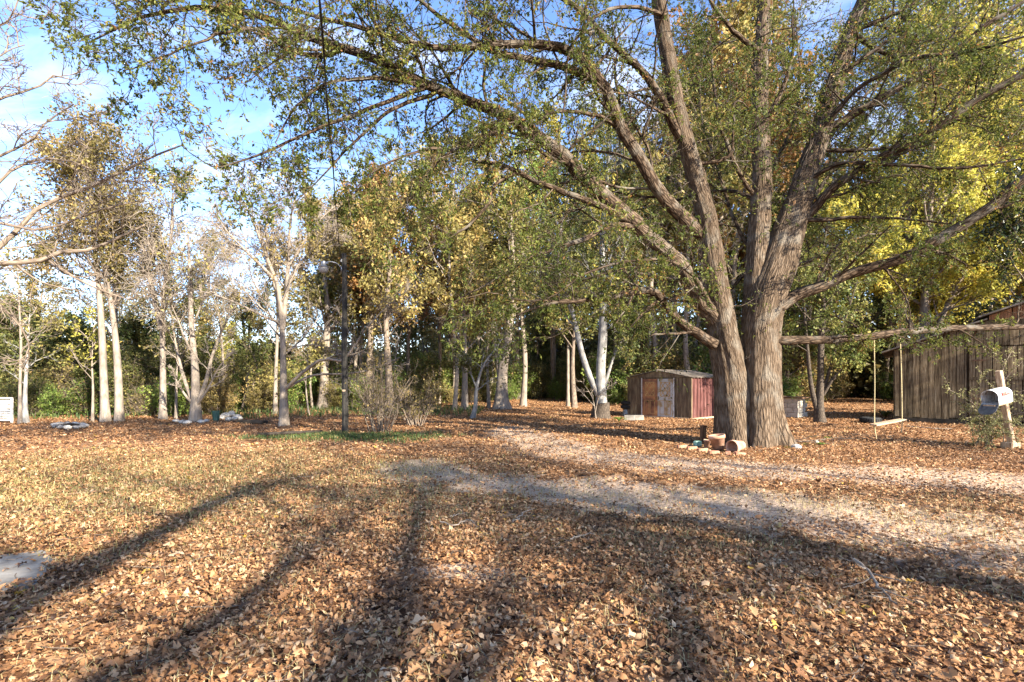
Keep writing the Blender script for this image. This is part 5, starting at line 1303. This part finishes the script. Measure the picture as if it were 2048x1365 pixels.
# ------------------------------------------------------------------ utility pole, lamp and wire
pb = G(690, 866)
pole = thing('utility_pole', 'dark weathered utility pole with a yard lamp on a bent arm', 'utility pole', pb)
m = MB(); k = 16; zz = np.linspace(-.1, 5.17, k)
c_ = np.stack([-.02 * zz / 5 + .008 * np.sin(zz * 2), .006 * np.cos(zz * 1.7), zz], 1)
m.tubes(c_[None], np.linspace(.092, .068, k)[None], 14, cap=True, rough=.02, r_=obr); m.build('post', M['pole_wood'], pole, smooth=False)
m = MB(); m.tubes(resample([(-.07, -.03, 4.72), (-.2, -.08, 4.86), (-.36, -.14, 4.90), (-.47, -.18, 4.88)], 14)[None], np.full((1, 14), .016), 8); m.box((-.085, -.03, 4.70), (.03, .09, .16)); arm = m.build('lamp_arm', M['galv'], pole, smooth=True)
lp = (np.eye(3), np.array([-.54, -.2, 4.70]))
m = MB(); m.lathe([(.03, .20), (.075, .19), (.085, .13), (.08, .07), (.15, .045), (.165, .03), (.16, .028), (.10, .05)], 20, lp); m.box((-.48, -.185, 4.86), (.14, .06, .05)); hd = m.build('lamp_head', M['galv'], arm, smooth=False)
m = MB(); m.lathe([(.14, .035), (.135, -.03), (.11, -.10), (.06, -.14), (0.001, -.15)], 20, lp); m.build('lamp_bowl', M['glass_white'], arm, smooth=True)
m = MB(); m.box((.0, -.085, 1.22), (.09, .012, .05)); m.build('tag', M['pale_wood'], pole)
m = MB(); m.lathe([(.02, 0), (.035, .02), (.02, .04), (.035, .06), (.02, .08)], 12, (np.eye(3), np.array([-.095, -.04, 4.92]))); m.build('insulator', M['glass_white'], pole, smooth=True)
A_ = pb + np.array([-.11, -.05, 4.97]); B_ = P(640, 0, 4.6)
e_ = A_ + (B_ - A_) * 2.05
t = np.linspace(0, 1, 40)[:, None]; w_ = A_ + (e_ - A_) * t; w_[:, 2] -= .10 * 4 * (t * (1 - t))[:, 0]
w2 = w_ + np.stack([np.sin(np.arange(40) * 1.1) * .012, 0 * w_[:, 0], np.cos(np.arange(40) * 1.1) * .012], 1)
m = MB(); m.tubes(np.stack([w_, w2]), np.full((2, 40), .007), 5)
tag(m.build('overhead_wire', M['cable'], smooth=True), 'thin black service wire running up from the utility pole over the yard', 'wire')

# ------------------------------------------------------------------ swing hanging from the low oak bough
sw0 = P(1776, 845, 12.1)
swing = thing('swing', 'plank swing hanging crookedly from the low oak bough', 'swing', sw0)
sp_l, sp_r = P(1749, 850, 12.06) - sw0, P(1804, 840, 12.2) - sw0
m = MB(); v = sp_r - sp_l; ln = np.linalg.norm(v); m.box((sp_l + sp_r) / 2, (ln + .08, .19, .035), euler(.05, -math.atan2(v[2], np.hypot(v[0], v[1])), math.atan2(v[1], v[0])), bev=.006); m.build('seat', M['pale_wood'], swing)
for s0, top, low in ((sp_l, P(1748, 674, 12.05), P(1753, 878, 12.06)), (sp_r, P(1800, 668, 12.2), P(1803, 866, 12.2))):
    c_ = resample([top - sw0, s0 * .5 + (top - sw0) * .5 + [.01, 0, 0], s0 + [0, 0, .02], low - sw0], 30)
    m = MB(); m.tubes(c_[None], np.full((1, 30), .011), 7); m.lathe([(.001, .03), (.022, .02), (.024, 0), (.02, -.02), (.001, -.03)], 8, (np.eye(3), s0 + [0, 0, -.045]))
    m.build('rope', M['rope'], swing, smooth=True)

# ------------------------------------------------------------------ mailbox
mbp = np.array([11.15, 11.45, 0.0])
mail = thing('mailbox', 'old white mailbox with its lid hanging open on a leaning post', 'mailbox', mbp)
m = MB()
m.box((0, 0, .02), (.30, .24, .22), rotz(.3), bev=.02); m.build('base_block', M['pale_wood'], mail)
topp = P(1997, 742, 11.4) - mbp
c_ = (np.array([0.02, 0, .08]) + topp) / 2; v = topp - np.array([0.02, 0, .08])
m = MB(); m.box(c_, (.125, .11, np.linalg.norm(v)), euler(-math.atan2(v[1], v[2]), math.atan2(v[0], v[2]), 0) @ rotz(.45), bev=.01); m.build('post', M['pale_wood'], mail)
ax = nrm(np.array([.93, .36, 0.14])); sd = nrm(np.cross([0, 0, 1], ax)); upv = np.cross(ax, sd)
mo = P(1979, 796, 11.0) - mbp
Rm = np.stack([ax, sd, upv], 1)
a = np.linspace(0, math.pi, 13)
prof = np.concatenate([[[-.155, -.15]], np.stack([-.155 * np.cos(a), .02 + .145 * np.sin(a)], 1), [[.155, -.15]]])
inn = prof * .955
n = len(prof)
V = np.concatenate([np.c_[np.full(n, 0), prof], np.c_[np.full(n, .52), prof], np.c_[np.full(n, 0), inn], np.c_[np.full(n, .50), inn]])
j = np.arange(n); j2 = (j + 1) % n
m = MB(); m.add(V @ Rm.T + mo, [np.stack([j, j + n, j2 + n, j2], 1), np.stack([2 * n + j, 2 * n + j2, 3 * n + j2, 3 * n + j], 1), np.stack([j, j2, 2 * n + j2, 2 * n + j], 1), (n + j)[None], (3 * n + j[::-1])[None]])
body = m.build('box', M['white_paint'], mail)
lid = np.concatenate([prof * 1.02, prof * 1.02]); th = np.r_[np.zeros(n), np.full(n, .012)]
hz = lid[:, 1] + .15                                         # distance from the hinge edge
al = R(104)                                                  # lid has fallen open, hanging forward and down
V = np.c_[-hz * .66 - th * .6, lid[:, 0], -.155 - hz * .58 + th * .5]
m = MB(); m.add(V @ Rm.T + mo, [j[None], (n + j[::-1])[None], np.stack([j, n + j, n + j2, j2], 1)]); m.build('lid', M['galv'], mail)
m = MB(); m.box(np.array([.20, -.165, .06]) @ Rm.T + mo, (.13, .012, .07), Rm, bev=.004); m.box(np.array([.30, -.163, .04]) @ Rm.T + mo, (.20, .010, .03), Rm); m.build('flag', M['red_paint'], mail)
m = MB(); m.box(np.array([.27, 0, -.172]) @ Rm.T + mo, (.62, .20, .04), Rm); m.build('shelf', M['pale_wood'], mail)

# shrub grown up round the mailbox post
sb = np.array([11.05, 11.9, 0]); r_ = np.random.default_rng(950)
shr = thing('post_shrub', 'small-leaved pale green shrub arching round the mailbox post', 'shrub', sb)
ends = [(1895, 778, 11.6), (1935, 822, 11.3), (1962, 742, 12.0), (2046, 722, 11.8), (2044, 800, 11.2), (1955, 862, 11.2), (1985, 850, 11.0), (2060, 850, 11.1), (1925, 800, 11.9), (2030, 690, 12.1), (1975, 885, 11.0), (2070, 770, 11.6), (2010, 840, 11.0), (1990, 870, 11.4), (2040, 870, 10.9), (1960, 820, 11.7), (2000, 760, 12.1), (2080, 820, 11.2)]
S = []
for e in ends:
    q = P(*e); b0 = sb + r_.normal(size=3) * [.12, .12, 0]
    S.append(resample(np.array([b0, b0 * .6 + q * .4 + [0, 0, .12 + .25 * (q[2] - .2)], q]), 12))
S = np.array(S); Rr = np.linspace(.012, .004, 12) * np.ones((len(S), 1))
m = MB(); m.tubes(S, Rr, 5)
P2, R2, _ = grow(S, Rr, r_, 12, (.3, 1), (.10, .28), (30, 75), 5, .7, .02, .2, .2, 1, rmin=.003); m.tubes(P2, R2, 3); m.build('stems', M['brown_bark'], shr, smooth=True, base=sb)
m = MB(); leaves(m, P2, r_, 20, (.03, .055), .6, 0, spread=.02, tone=.7)
M['pale_leaf'] = leaf_mat('pale_leaf', [(0, (0.06, 0.08, 0.02)), (0.5, (0.17, 0.18, 0.06)), (1, (0.38, 0.34, 0.16))], .35, 0)
m.build('foliage', M['pale_leaf'], shr, base=sb)

# ------------------------------------------------------------------ clay pots, bricks and stones at the oak's foot
POT = [(.001, 0.02), (.60, 0.02), (.62, 0.0), (.66, 0.0), (.90, .78), (1.0, .78), (1.0, 1.0), (.90, 1.0), (.84, .80), (.60, .08), (.001, .08)]


def pot(label, loc, r, h, rot):
    o = thing('flower_pot', label, 'flower pot', loc)
    m = MB(); m.lathe([(a_ * r, b_ * h) for a_, b_ in POT], 30, (rot, np.zeros(3))); m.build('body', M['clay'], o, smooth=True)
    return o


pot('large clay pot standing tilted at the foot of the oak', G(1437, 899.5) + [0, 0, .01], .175, .31, euler(0, -.14, 0))
mdir = nrm(np.array([-.80, -.55, -.05])); sx_ = nrm(np.cross([0, 0, 1.0], mdir)); ry = np.cross(mdir, sx_)
Rp_ = np.stack([sx_, ry, mdir], 1)
pot('clay pot lying on its side with its dark mouth towards the driveway', P(1483, 890.5, 10.95), .145, .36, Rp_)
pot('small pinkish clay pot left of the large tilted pot', G(1413, 895), .085, .17, euler(.05, .1, 0))
m = MB(); m.box((0, 0, .06), (.17, .13, .12), rotz(.3), bev=.02); o = m.build('green_stone', M['green_stone']); o.location = G(1395, 893).tolist(); tag(o, 'pale green stone beside the small clay pot', 'stone')
m = MB(); m.box((0, 0, .19), (.12, .11, .40), euler(.03, .02, .2), bev=.01); m.box((.01, 0, .40), (.14, .12, .03), rotz(.3), bev=.006); o = m.build('wooden_stake', M['brown_bark'] if False else M['gable_plank']); o.location = G(1406, 886).tolist(); tag(o, 'short brown wooden post behind the small clay pot', 'post')
bk_ = MB(); bk_.box((0, 0, 0), (.21, .10, .065), bev=.006); first = None
for (px, py, a_, lab) in ((1364, 896, .1, 'dark brick at the left end of the brick edging by the oak'), (1384, 899, -.05, 'second brick from the left end of the edging by the oak'), (1405, 903, .08, 'brick in front of the small clay pot'), (1428, 908, -.1, 'brick lying in front of the large tilted pot'), (1480, 911, .05, 'orange brick in front of the pot on its side'), (1456, 910, 1.2, 'brick set endways between the two large pots')):
    o = bk_.build('brick', M['brick']) if first is None else first.copy()
    if first is None: first = o
    else: COL.objects.link(o)
    g = G(px, py); o.location = (g[0], g[1], .03); o.rotation_euler = (obr.normal() * .06, obr.normal() * .06, a_); tag(o, lab, 'brick', 'bricks edging the foot of the oak')


def rock_mesh(seed, s, name='rock', mt='rock'):
    r_ = np.random.default_rng(seed); n, k = 12, 8
    th = np.linspace(.02, math.pi - .02, k)[:, None]; a = np.arange(n)[None] * 2 * math.pi / n
    d = np.stack([np.sin(th) * np.cos(a), np.sin(th) * np.sin(a), np.cos(th) + 0 * a], -1)
    rr = np.ones((k, n))
    for _ in range(9):
        v = nrm(r_.normal(size=3)); h = r_.uniform(.62, .95); q = (d * v).sum(-1); rr = np.minimum(rr, np.where(q > .2, h / np.maximum(q, .2), 9))
    V = d * rr[..., None] * np.asarray(s) / 2
    m = MB(); j = np.arange(k - 1)[:, None] * n; q = np.arange(n)[None]; q2 = (q + 1) % n
    m.add(V, [np.stack([j + q, j + n + q, j + n + q2, j + q2], -1).reshape(-1, 4), np.arange(n)[None], ((k - 1) * n + np.arange(n)[::-1])[None]])
    return m


def rock(px, py, s, label, seed, mt='rock', group=None, z=None, name='rock'):
    o = rock_mesh(seed, s).build(name, M[mt]); g = G(px, py); o.location = (g[0], g[1], s[2] * .35 if z is None else z)
    return tag(o, label, 'rock', group)


rock(1592, 901, (.24, .18, .17), 'white rock on the leaves right of the oak', 1)
rock(1634, 888, (.12, .10, .10), 'small pale rock right of the white rock', 2)
rock(1489, 876, (.16, .14, .14), 'small grey rock wedged between the two oak stems', 3, 'grey_rock')
for i, (px, py, s) in enumerate([(452, 838, (.42, .36, .30)), (463, 837, (.38, .40, .36)), (474, 838, (.36, .3, .22)), (444, 839, (.28, .24, .2)), (468, 841, (.34, .3, .2)), (480, 840, (.26, .22, .16)), (458, 842, (.3, .24, .18))]):
    rock(px, py, s, 'sunlit white rock in the heap left of the big bare tree', 20 + i, 'rock', 'white rocks heaped at the edge of the wood')
for i, (px, py, s) in enumerate([(352, 845, (.30, .22, .14)), (364, 847, (.24, .2, .16)), (374, 848, (.34, .24, .16)), (402, 847, (.26, .22, .16)), (412, 845, (.3, .24, .14))]):
    rock(px, py, s, 'pale flat stone at the foot of the many-stemmed bare tree', 40 + i, 'rock', 'stones round the many-stemmed bare tree')
for i in range(11):
    a_ = i / 11 * 6.283
    rock(140 + 29 * math.cos(a_), 854 + 4.2 * math.sin(a_), (.26 + .1 * obr.uniform(), .2, .14), 'ashy stone in the fire ring on the leaves at the left', 60 + i, 'grey_rock' if i % 3 else 'rock', 'stones of the fire ring')
sk = MB()
for i in range(6):
    a_ = i * 1.05; c_ = G(140, 854); sk.tubes(resample([c_ + [.45 * math.cos(a_), .35 * math.sin(a_), .03], c_ + [.05 * math.cos(a_), 0, .10]], 5)[None], np.full((1, 5), .03), 6)
tag(sk.build('firewood', M['dark_bark'], smooth=True), 'charred sticks lying inside the fire ring', 'firewood')

# bucket, timber, tyres and small things
o = thing('bin', 'dark green bin beside the white rock heap', 'bin', G(432, 843))
m = MB(); m.lathe([(.001, .01), (.11, .01), (.13, .36), (.145, .36), (.145, .39), (.12, .39), (.10, .03), (.001, .03)], 20); m.build('body', M['dark_green'], o)
m = MB(); m.tubes(resample([(-.14, 0, .34), (-.1, 0, .46), (.1, 0, .46), (.14, 0, .34)], 12)[None], np.full((1, 12), .008), 6); m.build('handle', M['rust_metal'], o, smooth=True)
m = MB(); rr_ = obr
m.box((0, 0, .06), (.95, .16, .13), euler(.04, .02, 0), bev=.03); m.box((.1, .22, .05), (.8, .14, .1), euler(0, 0, .1), bev=.03); o = m.build('timber', M['dark_timber']); g = G(500, 848); o.location = g.tolist(); tag(o, 'low dark rotting timbers on the leaves left of the big bare tree', 'timber')


def tyre(label, loc, Rr_=.31, w=.17, group=None):
    o = thing('tyre', label, 'tyre', loc, 0, group)
    pr = [(Rr_ * .58, .02), (Rr_ * .70, 0), (Rr_ * .92, .015), (Rr_, .05), (Rr_, w - .05), (Rr_ * .92, w - .015), (Rr_ * .70, w), (Rr_ * .58, w - .02), (Rr_ * .60, w * .5), (Rr_ * .58, .02)]
    m = MB(); m.lathe(pr, 32); 
    for k in range(28):
        a_ = k / 28 * 6.283; m.box((Rr_ * math.cos(a_), Rr_ * math.sin(a_), w / 2), (.016, .03, w * .55), rotz(a_))
    m.build('tread', M['rubber'], o, smooth=False); return o


tl = G(1254, 831.5)
o = thing('bucket', 'upturned grey bucket under the two tyres beside the shed', 'bucket', tl)
m = MB(); m.lathe([(.001, .28), (.15, .28), (.17, .26), (.20, .03), (.22, .02), (.22, 0), (.19, 0)], 22); m.build('body', M['galv'], o)
tyre('lower black tyre stacked on the grey bucket beside the shed', tl + [0, 0, .285], .26); tyre('upper black tyre stacked on the grey bucket beside the shed', tl + [.02, 0, .46], .26)
m = MB(); m.box((0, 0, .09), (.40, .19, .19), bev=.012); first = m.build('kerb_stone', M['concrete']); g = G(1259, 841); first.location = g.tolist(); first.rotation_euler = (0, 0, -.2); tag(first, 'left one of two pale concrete blocks lying before the shed corner', 'block')
o = first.copy(); COL.objects.link(o); g = G(1276, 840.5); o.location = g.tolist(); o.rotation_euler = (0, 0, .05); tag(o, 'right one of two pale concrete blocks lying before the shed corner', 'block')


def tuft(name, label, loc, n, h, seed, mt='fresh_leaf', w=.012, tone=.5):
    r_ = np.random.default_rng(seed); root = thing(name, label, 'plant', loc)
    m = MB()
    for i in range(n):
        a_ = r_.uniform(0, 6.28); ln = h * r_.uniform(.5, 1.1); d = np.array([math.cos(a_), math.sin(a_), 0]); s_ = np.array([-d[1], d[0], 0])
        t = np.linspace(0, 1, 6); c_ = d * (t ** 1.1)[:, None] * ln + np.array([0, 0, 1]) * (h * (1.5 * t - 1.25 * t ** 2))[:, None]
        ww = w * (1 - t) + .002
        V = np.stack([c_ - s_ * ww[:, None], c_ + s_ * ww[:, None]], 1).reshape(-1, 3); j = np.arange(5) * 2
        m.add(V, np.stack([j, j + 1, j + 3, j + 2], 1), tone=np.clip(tone + r_.normal() * .2, 0, 1))
    m.build('blades', M[mt], root); return root


tuft('spider_plant', 'arching pale green tuft beside the concrete blocks at the shed', G(1238, 844), 60, .36, 7)
tuft('weed', 'dark green clump of strap leaves beside the barn corner', G(1771, 836), 90, .6, 8, 'green_leaf', .03)
tyre('black tyre lying on the leaves left of the swing', G(1741, 846), .33, .20)
for i, (px, py) in enumerate([(1610, 893), (1655, 880), (1575, 900), (1642, 892), (1625, 878), (1560, 893)]):
    tuft('weed', 'small leafy weed on the ground right of the oak foot', G(px, py), 22, .16, 60 + i, 'fresh_leaf' if i % 2 else 'olive_leaf', .014)['group'] = 'weeds right of the oak foot'
# white slatted panel at the far left
o = thing('slatted_panel', 'white slatted panel half hidden by stems at the left edge', 'panel', G(-6, 846), .12)
m = MB()
for k in range(9): m.box((0, 0, .10 + k * .085), (.95, .02, .06), euler(.35, 0, 0))
m.build('slats', M['white_paint'], o)
m = MB(); m.box((-.48, .0, .45), (.06, .05, .9)); m.box((.48, 0, .45), (.06, .05, .9)); m.box((0, .0, .88), (.9, .045, .05)); m.build('frame', M['white_paint'], o)
# dark pipe in the grass, sticks and fallen branches
m = MB(); m.tubes(resample([G(515, 873) + [0, 0, .05], G(570, 871) + [0, 0, .06], G(645, 867) + [0, 0, .05]], 10)[None], np.full((1, 10), .045), 8, cap=True); tag(m.build('pipe', M['dark_timber'], smooth=True), 'dark pole lying in the grass left of the utility pole', 'pole')


def stick(label, pix, r, seed, n=3, name='fallen_branch'):
    r_ = np.random.default_rng(seed)
    c_ = resample([G(*p) + [0, 0, .035 + r_.uniform(0, .03)] for p in pix], 14)
    c_[1:-1] += r_.normal(size=(12, 3)) * [.012, .012, .006]
    m = MB(); rad = np.linspace(r, r * .4, 14); m.tubes(c_[None], rad[None], 7)
    P2, R2, _ = grow(c_[None], rad[None], r_, n, (.2, .9), (.2, .45), (25, 60), 7, .6, .02, .15, .2, .3); P2[..., 2] = np.maximum(P2[..., 2], .03); m.tubes(P2, R2, 5)
    P3, R3, _ = grow(P2, R2, r_, 2, (.3, .9), (.3, .6), (25, 60), 5, .6, .02, .15, .2, .3); P3[..., 2] = np.maximum(P3[..., 2], .03); m.tubes(P3, R3, 4)
    return tag(m.build(name, M['stick'], smooth=True), label, 'branch')


stick('broken pale branch on the leaves at the lower right', [(1708, 1132), (1738, 1160), (1762, 1190), (1795, 1228)], .014, 1, 7)
stick('thin curved twig on the leaves near the middle', [(880, 1052), (910, 1060), (935, 1050), (955, 1062)], .008, 2, 4, 'twig')
stick('slim pale twig pointing along the driveway edge', [(1025, 1052), (1045, 1035), (1070, 1028)], .007, 3, 2, 'twig')
stick('bent pale twig in front of the driveway', [(1140, 1092), (1165, 1080), (1188, 1080)], .007, 4, 3, 'twig')
stick('straight pale twig above the thin curved twig', [(900, 1045), (930, 1036)], .006, 5, 2, 'twig')
stick('bare dead branch lying right of the oak foot', [(1570, 880), (1600, 888), (1640, 884), (1680, 890)], .02, 6, 7)
stick('dead branch on the leaves in front of the barn', [(1812, 856), (1860, 860), (1905, 862)], .02, 7, 4)
